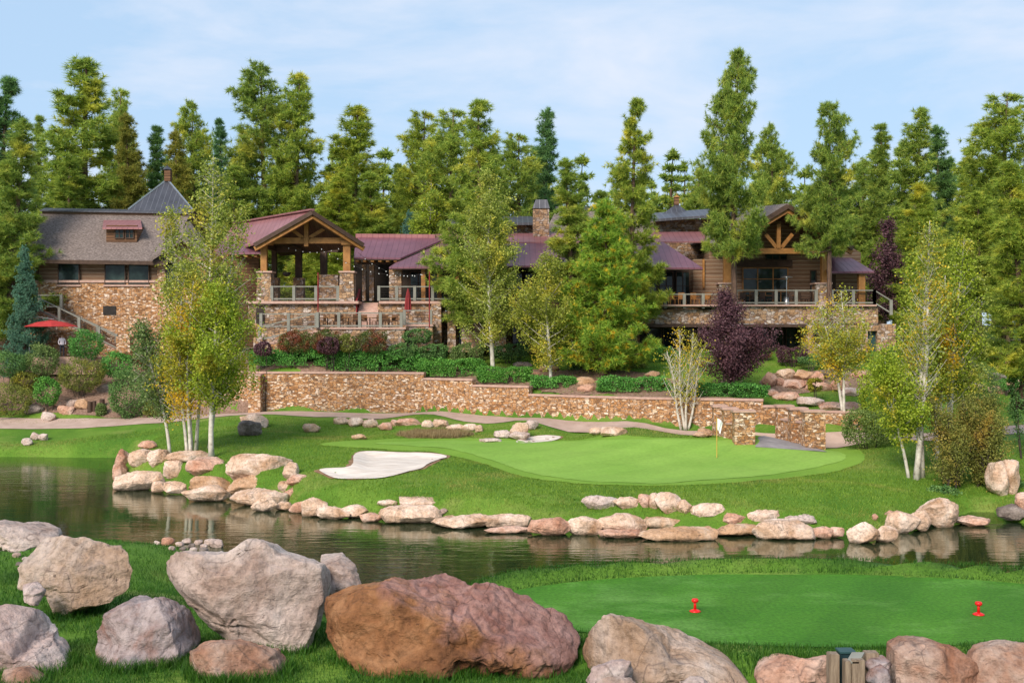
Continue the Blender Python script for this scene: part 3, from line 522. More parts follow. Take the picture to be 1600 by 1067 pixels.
# ------------------------------------------------------------ rocks
_ico = {}
def ico(sub):
    if sub not in _ico:
        bm = bmesh.new(); bmesh.ops.create_icosphere(bm, subdivisions=sub, radius=1.0)
        _ico[sub] = (np.array([v.co[:] for v in bm.verts]), np.array([[v.index for v in f.verts] for f in bm.faces])); bm.free()
    return _ico[sub]
def outline_r(P, th):                    # radius of a star-shaped outline round (0,0) at angles th
    a = np.array([math.atan2(p[1], p[0]) for p in P]); r = np.array([math.hypot(*p) for p in P]); k = np.argsort(a); a, r = a[k], r[k]
    out = np.interp(th, np.r_[a[-2:] - 2 * np.pi, a, a[:2] + 2 * np.pi], np.r_[r[-2:], r, r[:2]]); return out
def rock(name, mat, base, hw, hh, hd, seed, outline=None, sub=4, cuts=12, amp=0.06, label='', group=None, sq=2.6, sink=0.12, fine=0.0, cat='boulder', hr=(0.70, 0.98), foot=0.0, crack=0.0):
    """hw, hh, hd: half width, half height, half depth in metres; outline: star polygon in the same frame."""
    V, Fc = ico(sub); r0 = np.random.default_rng(seed); P = V.copy()
    e = 2.0 / sq; P = np.sign(P) * np.abs(P) ** (0.86); P /= (np.abs(P) ** sq).sum(1)[:, None] ** (1 / sq)
    for k in range(cuts):
        n = r0.normal(size=3); n[1] -= (0.9 if outline else 0.35); n[2] += 0.1; n /= np.linalg.norm(n); h = r0.uniform(*hr)
        s = P @ n - h; P -= (np.maximum(s, 0) * 0.92)[:, None] * n
    if outline:
        th = np.arctan2(P[:, 2], P[:, 0]); rho = np.hypot(P[:, 0], P[:, 2]); R = outline_r(outline, th)
        bi = ((th + np.pi) / (2 * np.pi) * 72).astype(int) % 72; mxr = np.zeros(72); np.maximum.at(mxr, bi, rho)
        mxr = np.minimum(mxr, np.roll(mxr, 1) * 1.04); mxr = (mxr + np.roll(mxr, 1) + np.roll(mxr, -1)) / 3; rho = rho / np.interp((th + np.pi) / (2 * np.pi) * 72 - .5, np.arange(-1, 73), np.r_[mxr[-1], mxr, mxr[0]]); rho = np.clip(rho, 0, 1.02)
        Q = np.c_[np.cos(th) * R * rho, P[:, 1] * hd, np.sin(th) * R * rho]
    else:
        P = P / np.abs(P).max(0); Q = P * np.array([hw, hd, hh])
    size = (hw + hh) / 2; n = Q / np.array([hw, hd, hh]) ** 2; n /= np.linalg.norm(n, axis=1)[:, None] + 1e-9
    S = Q / size + seed * 3.17
    d = amp * 1.3 * fbm(S * 0.9, 3, seed) + amp * 0.75 * ridged(S * 1.7, 4, seed + 3) - amp * 0.3
    if fine: d += fine * ridged(S * np.array([4.5, 4.5, 6.5]), 4, seed + 5) + fine * 0.8 * fbm(S * 11, 3, seed + 9)
    lay = np.floor((S[:, 2] + 0.25 * vnoise(S * 1.3, seed)) * 3.3); d += amp * 0.35 * hsh(lay.astype(np.int64), 0 * lay.astype(np.int64), 0 * lay.astype(np.int64), seed)
    if crack:
        W_ = S + 0.25 * np.stack([vnoise(S * 2.3 + 5, seed), vnoise(S * 2.3 + 31, seed), vnoise(S * 2.3 + 57, seed)], 1)
        for q_ in (0.9, 1.7): d -= crack * np.exp(-(vnoise(W_ * np.array([q_, q_, q_ * 1.3]) + q_ * 7, seed + 2) / 0.045) ** 2)
        st = (S[:, 2] * 0.9 + S[:, 0] * 0.35 + 0.3 * vnoise(S * 1.1, seed + 8)) * 3.2; st = st - np.floor(st); d += crack * 0.8 * np.minimum(st, (1 - st) * 6)
    if outline: d -= d.mean() + 0.6 * d.std()
    Q = Q + n * (d * size)[:, None]
    if foot: Q[:, 1] -= foot * hd * np.clip(-Q[:, 2] / hh, 0, 1.1)
    Q[:, 2] += hh * (1 - sink)
    o = link(name, np_mesh(name, Q, Fc, mat, True), None, base)
    return tag(o, label, cat, group)
ORD = 'first second third fourth fifth sixth seventh eighth ninth tenth eleventh twelfth thirteenth fourteenth fifteenth sixteenth seventeenth eighteenth nineteenth twentieth twenty-first twenty-second twenty-third twenty-fourth twenty-fifth twenty-sixth twenty-seventh twenty-eighth twenty-ninth'.split()
RM = dict(p=('r_pale', 'pale'), k=('r_pink', 'pink'), t=('r_tan', 'orange tan'), g=('r_grey', 'dark grey'), w=('r_white', 'white'))
def row(boxes, place, group, dep=0.55, seed0=100, water=False, sub=4):
    bx = sorted(boxes, key=lambda b: (b[0] + b[2]) / 2)
    for i, (x0, y0, x1, y1, m) in enumerate(bx):
        c = (x0 + x1) / 2
        if water: d = F * CH / (y1 - HY); b = Vector(((c - 800) / F * d, d, 0))
        else: b = hit(c, y1); d = b.y
        hw, hh = (x1 - x0) / 2 / F * d * 1.14, (y1 - y0) / 2 / F * d * 1.05
        hd = max(dep * hw, hh * 0.8, 0.15); hd = min(hd, 1.6)
        asp = hw / hh; shp = 'long flat' if asp > 2.6 else 'broad' if asp > 1.6 else 'upright' if asp < 0.85 else 'rounded'
        siz = 'large ' if hw > 1.1 else 'small ' if hw < 0.45 else ''
        b = Vector((b.x, b.y + hd * 0.85, b.z - 0.02))
        rock('boulder', M[RM[m][0] + ('_wet' if water and m != 'w' else '')], b, hw, hh, hd, seed0 + i, sub=5 if hw > 0.6 else sub, amp=0.045, cuts=26, hr=(0.66, 0.96), crack=0.03, sq=4.0 if asp > 1.5 else 2.7, sink=0.12, fine=0.012,
             label=f'{siz}{shp} {RM[m][1]} rock, {ORD[i]} from the left {place}', group=group)
row([(175, 699, 197, 742, 'k'), (194, 699, 238, 731, 'p'), (225, 702, 260, 730, 'p'), (256, 705, 318, 722, 'p'), (254, 719, 287, 749, 'p'), (290, 714, 352, 744, 'k'),
     (345, 709, 443, 753, 'p'), (441, 719, 466, 751, 'p'), (448, 740, 476, 758, 'k'), (434, 750, 453, 768, 'p'), (215, 689, 243, 703, 'k')],
    'in the upper tier of the point', 'upper rocks of the point', 0.6, 100)
row([(173, 722, 192, 757, 'k'), (178, 731, 252, 768, 'p'), (234, 752, 258, 771, 'p'), (254, 752, 288, 773, 'p'), (285, 742, 355, 774, 't'), (350, 744, 440, 777, 't'),
     (286, 758, 354, 785, 'p'), (363, 764, 440, 791, 'p'), (392, 776, 430, 800, 'p'), (439, 759, 494, 787, 'k'), (469, 777, 509, 808, 'p'), (492, 791, 542, 812, 'p'), (452, 783, 482, 802, 'k'), (430, 782, 456, 798, 'p')],
    'at the rocky point waterline', 'waterline rocks of the point', 0.5, 130, True)
row([(533, 789, 577, 810, 'p'), (560, 800, 596, 816, 'k'), (587, 791, 684, 819, 'p'), (676, 806, 762, 827, 'p'), (757, 805, 833, 825, 'p'), (829, 807, 890, 838, 'k'), (887, 806, 940, 837, 'p'),
     (934, 804, 1009, 838, 'p'), (1006, 806, 1126, 832, 't'), (1118, 820, 1182, 839, 't'), (1179, 817, 1274, 845, 'p'), (1270, 820, 1304, 842, 'k'),
     (1300, 823, 1320, 841, 'k'), (1330, 815, 1376, 850, 'p'), (1370, 822, 1404, 848, 'p'), (1390, 799, 1437, 834, 'p'), (1428, 796, 1460, 832, 'p'), (1445, 777, 1500, 826, 'p')],
    'in the front waterline edging', 'front waterline edging rocks', 0.5, 160, True)
row([(1007, 828, 1122, 846, 't'), (760, 824, 832, 834, 'k'), (935, 830, 1008, 842, 'k')], 'of the front footing stones', 'low footing stones', 0.4, 190, True)
row([(590, 780, 621, 791, 'p'), (622, 778, 692, 796, 'p'), (686, 793, 699, 804, 'w'), (911, 775, 964, 797, 'w'), (961, 775, 1003, 797, 'p'), (999, 770, 1016, 794, 'k'),
     (1015, 768, 1031, 794, 'p'), (1027, 766, 1065, 801, 'p'), (1062, 781, 1081, 803, 'p'), (1077, 788, 1132, 812, 'p'), (1126, 801, 1169, 823, 'k'), (1166, 798, 1221, 819, 'p'),
     (1217, 804, 1277, 822, 'w'), (1364, 802, 1373, 813, 'k'), (1384, 797, 1401, 807, 'k')],
    'in the grass above the front edging', 'upper edging rocks', 0.5, 200)
row([(1500, 808, 1557, 823, 'k'), (1568, 789, 1615, 814, 'g'), (1553, 720, 1580, 777, 'p'), (1577, 716, 1598, 775, 'p'), (1596, 770, 1640, 800, 'k')], 'around the willow inlet on the right', 'inlet rocks', 0.6, 230)
row([(473, 662, 499, 676, 't'), (520, 652, 546, 664, 'p'), (545, 650, 569, 667, 'p'), (566, 654, 589, 669, 'p'), (549, 677, 571, 687, 't'), (590, 660, 611, 673, 'k'),
     (610, 655, 621, 666, 'k'), (617, 652, 656, 666, 'k'), (659, 656, 677, 669, 'p'), (675, 654, 701, 669, 'p'), (695, 663, 726, 673, 'p'), (721, 662, 746, 674, 'p'), (743, 662, 754, 676, 'p')],
    'in the hollow below the stone wall', 'rocks behind the green', 0.6, 250)
row([(773, 672, 801, 685, 'w'), (750, 685, 782, 692, 'w'), (798, 658, 824, 686, 'p'), (818, 656, 840, 672, 'w'), (796, 674, 826, 688, 'w')], 'in the pale pile by the small bunker', 'rocks by the small bunker', 0.7, 270)
row([(921, 667, 946, 680, 'p'), (940, 667, 979, 682, 'p'), (1082, 675, 1114, 684, 't'), (1090, 668, 1113, 679, 't')], 'between bunker strip and bridge', 'rocks near the bridge', 0.7, 280)
row([(371, 645, 413, 669, 'p'), (370, 656, 404, 682, 'g')], 'by the path where the wall starts', 'rocks at the wall end', 0.7, 290)
row([(45, 675, 60, 688, 'w'), (56, 676, 74, 689, 'w'), (32, 684, 49, 697, 'w')], 'on the far left grass bank', 'far left bank rocks', 0.7, 300)
row([(62, 643, 83, 660, 'w'), (88, 633, 113, 649, 'k'), (102, 624, 121, 636, 'w'), (114, 623, 139, 641, 't'), (36, 630, 63, 649, 'g'), (80, 626, 104, 636, 'k'), (205, 565, 240, 580, 'k'), (35, 562, 50, 585, 't'), (150, 600, 175, 614, 'g')],
    'on the left mulch slope', 'mulch slope rocks', 0.7, 310)
row([(1194, 607, 1218, 619, 'k'), (1212, 612, 1254, 628, 'k'), (1251, 619, 1291, 637, 'w'), (1290, 627, 1352, 643, 'k'), (1315, 606, 1348, 620, 'w')], 'in the lower rock garden tier', 'rock garden lower tier', 0.7, 330)
row([(1214, 575, 1246, 592, 't'), (1244, 577, 1273, 595, 't'), (1227, 591, 1266, 608, 'k'), (1263, 595, 1302, 613, 'k'), (1194, 580, 1214, 606, 'k'), (1209, 590, 1228, 604, 'k'),
     (1286, 575, 1316, 595, 'g'), (1300, 590, 1330, 614, 'k'), (1330, 578, 1365, 592, 'k'), (1385, 570, 1420, 585, 'k'), (1270, 580, 1290, 600, 'k')],
    'in the upper rock garden tier', 'rock garden upper tier', 0.8, 350)
row([(1548, 601, 1582, 617, 'k'), (1575, 590, 1612, 615, 't'), (1545, 582, 1578, 597, 'g'), (1560, 566, 1580, 580, 'k'), (1575, 562, 1605, 578, 'k'), (1500, 596, 1540, 612, 'p')], 'on the far right slope', 'far right slope rocks', 0.8, 370)
row([(792, 580, 850, 590, 'k'), (845, 570, 875, 582, 'k'), (800, 565, 830, 575, 'g'), (900, 588, 930, 602, 't'), (905, 600, 932, 614, 'k'), (1010, 578, 1032, 590, 't')], 'in the bed under the orange pine', 'rocks in the wall top bed', 0.8, 380)

# foreground boulders: outlines in photo pixels, real depth behind them
def big(pts, d, hd, mat, seed, label, sub=6, amp=0.013, fine=0.010, cuts=22):
    d += hd * 0.35; W = [at(x, y, d) for x, y in pts]; x0, x1 = min(p.x for p in W), max(p.x for p in W); z0, z1 = min(p.z for p in W), max(p.z for p in W)
    c = Vector(((x0 + x1) / 2, d, (z0 + z1) / 2)); out = []
    for i in range(len(W)):
        a, b = W[i], W[(i + 1) % len(W)]
        for k in range(4): q = a.lerp(b, k / 4); out.append((q.x - c.x, q.z - c.z))
    hh = (z1 - z0) / 2
    return rock('boulder', mat, (c.x, d, z0), (x1 - x0) / 2, hh, hd, seed, outline=out, sub=sub, cuts=cuts, amp=amp, fine=fine, label=label, sink=0.0, sq=2.7, hr=(0.50, 0.88), foot=0.5, crack=0.03, group='foreground boulders')
big([(30, 880), (45, 862), (62, 845), (95, 835), (140, 838), (175, 850), (205, 860), (213, 885), (210, 915), (180, 935), (150, 950), (120, 966), (92, 958), (75, 930), (35, 915)], 18.9, 0.8, M['r_tanw'], 11, 'tan and white boulder standing in grass near the left edge of the frame')
big([(257, 895), (262, 872), (285, 857), (330, 852), (368, 852), (395, 834), (425, 838), (445, 858), (480, 866), (512, 875), (516, 920), (508, 960), (497, 1000), (470, 1022), (430, 1018), (380, 998), (330, 990), (295, 960), (270, 925)], 16.9, 1.1, M['r_white'], 12, 'biggest white boulder, angular, left of the red brown one')
big([(496, 872), (530, 868), (555, 884), (568, 915), (545, 925), (500, 925)], 18.1, 0.5, M['r_white'], 13, 'small white rock tucked behind the right shoulder of the biggest white boulder', sub=5)
big([(-30, 945), (10, 942), (45, 955), (62, 985), (90, 1010), (118, 1045), (120, 1078), (60, 1095), (-30, 1095)], 15.7, 0.8, M['r_whitep'], 14, 'pale cracked boulder cut off by the lower left corner')
big([(148, 985), (165, 955), (205, 938), (255, 931), (282, 955), (290, 985), (302, 1015), (290, 1050), (262, 1072), (215, 1070), (160, 1040), (150, 1010)], 16.0, 0.7, M['r_mot'], 15, 'mottled lilac and grey boulder below the tan and white one')
big([(281, 1060), (292, 1020), (318, 998), (350, 996), (395, 1005), (430, 1018), (446, 1045), (450, 1090), (370, 1110), (281, 1100)], 15.3, 0.6, M['r_terra'], 16, 'terracotta boulder at the bottom edge in front of the white one')
big([(501, 965), (505, 940), (545, 918), (610, 909), (665, 908), (720, 918), (775, 922), (810, 938), (850, 955), (885, 975), (908, 1005), (908, 1035), (880, 1055), (800, 1062), (740, 1068), (640, 1066), (560, 1055), (525, 1020), (502, 992)], 15.9, 1.35, M['r_red'], 17, 'huge red brown boulder in the middle of the near bank', sub=7, amp=0.022, fine=0.022, cuts=34)
big([(913, 1035), (918, 1000), (935, 975), (955, 960), (985, 966), (1020, 980), (1060, 995), (1100, 1010), (1140, 1030), (1160, 1050), (1158, 1082), (1040, 1085), (930, 1080)], 15.6, 0.9, M['r_tanw'], 18, 'wedge shaped tan boulder right of the red brown one')
big([(915, 1065), (925, 1045), (955, 1030), (985, 1030), (991, 1050), (988, 1075), (930, 1080)], 14.9, 0.35, M['r_whitep'], 19, 'small pale rock in front of the wedge shaped tan boulder', sub=5)
big([(1176, 1055), (1190, 1042), (1230, 1030), (1270, 1024), (1308, 1018), (1325, 1040), (1320, 1070), (1250, 1080), (1180, 1070)], 15.5, 0.5, M['r_pink'], 20, 'low pink boulder behind the short wooden posts')
big([(1394, 1040), (1398, 1015), (1420, 1004), (1460, 1006), (1500, 1015), (1522, 1030), (1530, 1085), (1440, 1095), (1394, 1085)], 15.3, 0.6, M['r_terra'], 21, 'pitted pink boulder right of the wooden posts')
big([(1512, 1040), (1530, 1015), (1570, 1007), (1620, 1010), (1700, 1020), (1720, 1090), (1600, 1100), (1515, 1090)], 15.2, 0.7, M['r_terra'], 22, 'pitted pink boulder at the lower right corner')
big([(-40, 822), (0, 815), (40, 822), (80, 832), (92, 842), (60, 852), (0, 858), (-40, 860)], 21.8, 0.8, M['r_white'], 23, 'long white slab behind the tan and white boulder', sub=5)
big([(30, 916), (52, 911), (68, 922), (62, 945), (42, 940)], 18.0, 0.2, M['r_whitep'], 24, 'small flat rock at the left foot of the tan and white boulder', sub=4)
big([(930, 1068), (950, 1058), (985, 1058), (1000, 1075), (965, 1090)], 14.7, 0.25, M['r_white'], 25, 'white rock top at the bottom edge below the wedge shaped boulder', sub=4)
big([(1064, 1070), (1080, 1061), (1100, 1062), (1112, 1075), (1085, 1090)], 14.7, 0.2, M['r_white'], 26, 'tiny white rock top at the bottom edge near the wooden posts', sub=4)
big([(1355, 1062), (1362, 1048), (1380, 1040), (1396, 1052), (1394, 1075), (1365, 1080)], 14.9, 0.2, M['r_mot'], 27, 'grey cobble on the right foot of the wooden posts', sub=4)
big([(1352, 1040), (1362, 1030), (1385, 1027), (1396, 1040), (1380, 1052), (1360, 1052)], 15.2, 0.2, M['r_mot'], 28, 'grey cobble behind the wooden posts', sub=4)
big([(0, 1050), (35, 1046), (60, 1062), (70, 1090), (0, 1100)], 14.9, 0.3, M['r_terra'], 29, 'flat brown stone at the bottom left corner below the pale cracked boulder', sub=4)
big([(815, 905), (845, 897), (872, 894), (868, 902), (830, 912)], 23.2, 0.4, M['r_tan'], 30, 'flat tan rock on the tee bank at the water', sub=4)
for i, (x, y, s, m) in enumerate([(262, 846, 9, 'k'), (280, 850, 6, 'w'), (292, 845, 6, 'w'), (300, 852, 5, 'g'), (310, 847, 6, 'w'), (318, 853, 5, 'w'), (328, 846, 8, 'w'), (338, 849, 9, 'w'), (285, 857, 5, 'g'), (268, 856, 5, 'w'), (302, 858, 5, 'w'), (318, 859, 6, 'g'), (245, 848, 5, 'w'), (27, 866, 6, 'w'), (40, 872, 5, 'w'), (30, 880, 5, 'g')]):
    p = hit(x, y + s * 0.6); r = s / F * p.y
    rock('pebble', M[RM[m][0]], (p.x, p.y, p.z - 0.02), r * 1.2, r * 0.75, r, 400 + i, sub=3, amp=0.05, label='small pale pebble in the loose pile in the grass by the near shore', group='near shore pebbles', cat='pebble')
# ------------------------------------------------------------ retaining wall
def wall_seg(x0, d0, x1, d1, ztop, parent, cap=True, name='wall_section', zb=-0.5, th=0.55, mat='stone'):
    a = Vector((x0, d0, 0)); b = Vector((x1, d1, 0)); t = (b - a).normalized(); n = Vector((-t.y, t.x, 0)) * th
    n = n if n.y > 0 else -n
    za = min(gz1(x0, d0 - 0.3), gz1(x1, d1 - 0.3)) + zb
    P = [a, b, b + n, a + n]; m = MB().hexa([p + Vector((0, 0, za)) for p in P] + [p + Vector((0, 0, ztop)) for p in P]); m.build(name, M[mat], parent)
    if cap:
        e = n.normalized() * 0.06; a2, b2 = a - e - t * 0.03, b - e + t * 0.03
        P = [a2, b2, b2 + n + 2 * e, a2 + n + 2 * e]
        MB().hexa([p + Vector((0, 0, ztop + 0.003)) for p in P] + [p + Vector((0, 0, ztop + 0.14)) for p in P]).build('coping', M['cap'], parent, bevel=0.02)
wpar = thing('retaining_wall', 'long stepped ledgestone retaining wall with pink coping along the path', 'wall', (X_(640, 79)[0], 79, 2.6))
def dw(px): return float(np.interp((px - 800) / F * 75, WX, WY)) 
def wline(px):                           # solve wall distance for a pixel column
    d = 75.0
    for _ in range(12): d = float(np.interp((px - 800) / F * d, WX, WY))
    return (px - 800) / F * d, d
def top(py, d): return CH - (py - HY) / F * d
xs_ = [395, 480, 570, 662]; 
for a, b in zip(xs_, xs_[1:]): wall_seg(*wline(a), *wline(b), top(584, 79.6), wpar)
wall_seg(*wline(662), *wline(738), top(594, 78), wpar)
wall_seg(*wline(738), *wline(826), top(605, 76), wpar)
xs_ = [826, 900, 1000, 1100, 1192]
for a, b in zip(xs_, xs_[1:]): wall_seg(*wline(a), *wline(b), 4.05, wpar)
wall_seg(*wline(1192), *wline(1225), top(637, 68.8), wpar); wall_seg(*wline(1225), *wline(1350), top(645, 68.3), wpar)
# return wing and buttress at the left end
p0 = wline(395); wall_seg(p0[0] - 0.1, p0[1] - 1.0, p0[0] + 0.75, p0[1] - 1.0, top(588, 79), wpar, th=1.0, name='buttress')
wall_seg(p0[0] - 3.2, p0[1] + 2.6, p0[0], p0[1] + 0.05, top(584, 80), wpar)
# bridge parapets
def parapet(specs, low, label):
    base = at(specs[0][0], 685, specs[0][4]); p = thing('bridge_parapet', label, 'parapet', (base.x, specs[0][4], 2.0), 'bridge parapets')
    for x0, y0, x1, y1, d in specs:
        MB().pb(x0, y0 + 4, x1, y1 + 26, d, 0.75).build('pillar', M['stone'], p)
        MB().pb(x0 - 2, y0, x1 + 2, y0 + 4, d - 0.06, 0.87).build('pillar_cap', M['cap'], p, bevel=0.02)
    for a, b, h in low:
        A, B = Vector(a), Vector(b); t = (B - A).normalized(); n = Vector((-t.y, t.x, 0)) * 0.3
        MB().hexa([A - n + Vector((0, 0, -1.4)), B - n + Vector((0, 0, -1.4)), B + n + Vector((0, 0, -1.4)), A + n + Vector((0, 0, -1.4)), A - n, B - n, B + n, A + n]).build('low_wall', M['stone'], p)
        n *= 1.15; u = Vector((0, 0, 0.1))
        MB().hexa([A - n, B - n, B + n, A + n, A - n + u, B - n + u, B + n + u, A + n + u]).build('low_coping', M['cap'], p)
parapet([(1116, 633, 1136, 678, 66), (1131, 637, 1153, 680, 64), (1148, 641, 1180, 683, 62)], [(at(1124, 661, 65.6), at(1160, 664, 62.6), 1)], 'three stepped stone pillars and low wall left of the bridge deck')
parapet([(1216, 633, 1240, 674, 66.4), (1236, 637, 1262, 677, 64), (1258, 641, 1290, 681, 62)], [(at(1227, 656, 66), at(1272, 663, 62.6), 1)], 'three stepped stone pillars and low wall right of the bridge deck')

# ------------------------------------------------------------ clubhouse
def house(name, label, base, cat='building'): return thing(name, label, cat, base)
def roof(P, parent, mat, th=0.22, name='roof', label=None):
    return MB().slab(P, (0, 0, -th)).build(name, M[mat], parent, label=label)
def window(parent, x0, y0, x1, y1, d, cols=1, rows=1, name='window', fr='timber_dark', fw=1.4, glass=True):
    w_ = MB(); f = fw
    w_.pb(x0, y0, x1, y0 + f, d - 0.08, 0.14); w_.pb(x0, y1 - f, x1, y1, d - 0.08, 0.14)
    w_.pb(x0, y0 + f, x0 + f, y1 - f, d - 0.08, 0.14); w_.pb(x1 - f, y0 + f, x1, y1 - f, d - 0.08, 0.14)
    for k in range(1, cols): c = x0 + (x1 - x0) * k / cols; w_.pb(c - f / 2, y0 + f, c + f / 2, y1 - f, d - 0.07, 0.11)
    for k in range(1, rows): c = y0 + (y1 - y0) * k / rows; w_.pb(x0 + f, c - f / 3, x1 - f, c + f / 3, d - 0.055, 0.08)
    fo = w_.build(name, M[fr], parent)
    if glass: MB().pb(x0 + f * 0.6, y0 + f * 0.6, x1 - f * 0.6, y1 - f * 0.6, d - 0.035, 0.02).build('pane', M['glass'], fo)
    return fo
# --- left stone and log wing
D1 = 93.0; b1 = house('lodge_building', 'left log and stone lodge wing with brown shingle roof and small dormer', (at(160, 545, D1).x, D1, 6.2))
MB().pb(48, 440, 262, 572, D1, 11).build('stone_wall', M['stone'], b1)
MB().pb(50, 400, 262, 439.8, D1 + 0.15, 10.7).build('log_wall', M['siding'], b1)
MB().pb(46, 438, 264, 441.5, D1 - 0.1, 0.3).build('sill_course', M['cap'], b1)
for x0, x1 in ((90, 124), (163, 196), (200, 233)):
    window(b1, x0, 404, x1, 445, D1 - 0.03, 2 if x1 - x0 > 40 else 1, 1)
    MB().pb(x0 - 2, 445, x1 + 2, 447.5, D1 - 0.14, 0.3).build('window_sill', M['cap'], b1)
MB().pb(53, 412, 60, 440, D1 + 0.05, 0.2).build('shutter', M['timber_dark'], b1)
MB().pb(161, 478, 181, 492, D1 - 0.06, 0.1).build('vent_grille', M['iron'], b1)
E0, E1 = at(40, 405, D1 - 0.9), at(262, 408, D1 - 0.9); R0, R1 = at(64, 334, D1 + 4.6), at(295, 338, D1 + 4.6)
H0 = at(42, 352, D1 + 3.0)
roof([E0, E1, R1, R0, H0], b1, 'shingle')
roof([at(46, 420, D1 + 11.5), H0 + Vector((0, 0, 0)), R0, R0 + Vector((0.1, 1.2, 0)), at(62, 420, D1 + 12)], b1, 'shingle')
roof([R0 + Vector((0, 0.4, -0.03)), R1 + Vector((0, 0.4, -0.03)), at(262, 410, D1 + 12), at(50, 410, D1 + 12)], b1, 'shingle', 0.2)
MB().beam(E0 + Vector((0, -0.06, -0.18)), E1 + Vector((0, -0.06, -0.18)), 0.12, 0.3).build('fascia', M['timber_dark'], b1)
MB().slab([R0 + Vector((0, -0.25, 0.28)), R1 + Vector((0, -0.25, 0.28)), R1 + Vector((0, 0.8, 0.58)), R0 + Vector((0, 0.8, 0.58))], (0, 0, -0.1)).build('ridge_roof', M['grey_metal'], b1)
MB().slab([R0 + Vector((0.1, 0, -0.06)), R1 + Vector((0, 0, -0.06)), R1 + Vector((0, 0.6, -0.06)), R0 + Vector((0.1, 0.6, -0.06))], (0, 0, 0.28)).build('clerestory', M['siding'], b1)
dm = MB(); dd = D1 + 1.2
dm.pb(166, 352, 214, 378, dd, 2.6).build('dormer', M['siding_d'], b1)
MB().slab([at(160, 356, dd - 0.5), at(222, 356, dd - 0.5), at(220, 344, dd + 2.6), at(162, 344, dd + 2.6)], (0, 0, -0.12)).build('dormer_roof', M['pink_metal'], b1)
window(b1, 179, 357, 193.5, 373, dd - 0.03, 2, 2, 'dormer_window'); window(b1, 195.5, 357, 209, 373, dd - 0.03, 2, 2, 'dormer_window')
# cross gable at the right end of the wing
roof([at(235, 404, D1 - 1.4), at(284, 372, D1 - 1.4), at(296, 345, D1 + 4), at(262, 380, D1 + 4)], b1, 'shingle', 0.25)
roof([at(284, 372, D1 - 1.4), at(335, 404, D1 - 1.4), at(330, 390, D1 + 4), at(296, 345, D1 + 4)], b1, 'shingle', 0.25)
MB().slab([at(246, 403, D1 - 0.2), at(284, 378, D1 - 0.2), at(322, 403, D1 - 0.2), at(322, 550, D1 - 0.2), at(246, 550, D1 - 0.2)], (0, 6, 0)).build('gable_wall', M['stone'], b1)
window(b1, 258, 410, 312, 446, D1 - 0.23, 2, 1)
# turret
bt = at(252, 330, D1 + 7); q = 1.0
MB().pb(206, 328, 298, 420, D1 + 5.5, 4.8).build('turret_wall', M['siding_d'], b1)
ap = at(261, 281, D1 + 8.0); cs = [at(200, 328, D1 + 5.0), at(302, 330, D1 + 5.0), at(296, 334, D1 + 11), at(206, 334, D1 + 11)]
for i in range(4): MB().slab([cs[i], cs[(i + 1) % 4], ap], (0, 0, -0.15)).build('turret_roof', M['grey_metal'], b1)
for c in cs[:2]: MB().beam(c + Vector((0, 0, 0.05)), ap + Vector((0, 0, 0.05)), 0.14, 0.1).build('hip_cap', M['steel'], b1)
MB().pb(256.5, 266, 266, 283, D1 + 7.7, 0.6).build('cupola', M['siding_d'], b1); 
cu = MB(); c0 = at(261.2, 266, D1 + 8.0)
cu.lathe(c0, [(0.42, 0), (0.42, 0.06), (0.12, 0.32), (0.03, 0.36), (0.03, 0.5)], 8).build('finial', M['grey_metal'], b1)

# --- railings, stairs
def railing(a, b, label, group='grey deck railings', h=1.05, sp=1.9, cables=5, mat='rail', wide=0.21):
    a, b = Vector(a), Vector(b); t = thing('deck_railing', label, 'railing', a, group); n = max(1, round((b - a).length / sp)); u = Vector((0, 0, 1))
    for k in range(n + 1):
        p = a.lerp(b, k / n); MB().box((p.x - wide / 2, p.y - wide / 2, p.z), (p.x + wide / 2, p.y + wide / 2, p.z + h + 0.06)).build('post', M[mat], t)
    MB().beam(a + u * h, b + u * h, 0.14, 0.08).build('top_rail', M[mat], t); MB().beam(a + u * 0.14, b + u * 0.14, 0.1, 0.1).build('bottom_rail', M[mat], t)
    m = MB()
    for k in range(cables): z = 0.2 + (h - 0.2) * (k + 1) / (cables + 1); m.beam(a + u * z, b + u * z, 0.018, 0.018)
    m.build('cable_infill', M['iron'], t); return t
railing(at(60, 478, 91.6) - Vector((0, 0, 0.2)), at(96, 478, 91.6) - Vector((0, 0, 0.2)), 'short level grey railing at the top of the left stair')
def stair(a, b, wd_, label, n=12, base_z=None, mat='cap'):
    a, b = Vector(a), Vector(b); t = thing('stone_stair', label, 'stairs', (b.x, b.y, base_z)); m = MB(); s = MB()
    for k in range(n):
        p = a.lerp(b, k / n); q = a.lerp(b, (k + 1) / n)
        x0, x1 = sorted((p.x, q.x)); m.box((x0, a.y, p.z - 0.16), (x1 + 0.03, a.y + wd_, p.z)); s.box((x0, a.y + 0.05, base_z - 0.3), (x1, a.y + wd_ - 0.05, p.z - 0.163))
    m.build('treads', M[mat], t); s.build('stair_wall', M['stone'], t); return t
stair(at(62, 487, 90.6), at(186, 548, 90.6), 1.6, 'left stair of stone treads climbing to the log wing', 22, 5.6)
MB().pb(40, 486, 62, 560, 90.6, 2.4).build('landing', M['stone'], bpy.data.objects['lodge_building'])
railing(at(62, 487, 90.5), at(186, 548, 90.5), 'near sloping grey railing of the left stair'); railing(at(64, 487, 92.3), at(182, 543, 92.3), 'far sloping grey railing of the left stair')
g = MB().pb(181, 526, 203, 552, 90.3, 0.9).build('stone_pier', M['stone'], None, (at(192, 552, 90.3).x, 90.3, 5.6)); tag(g, 'short stone pier at the foot of the left stair', 'pier')

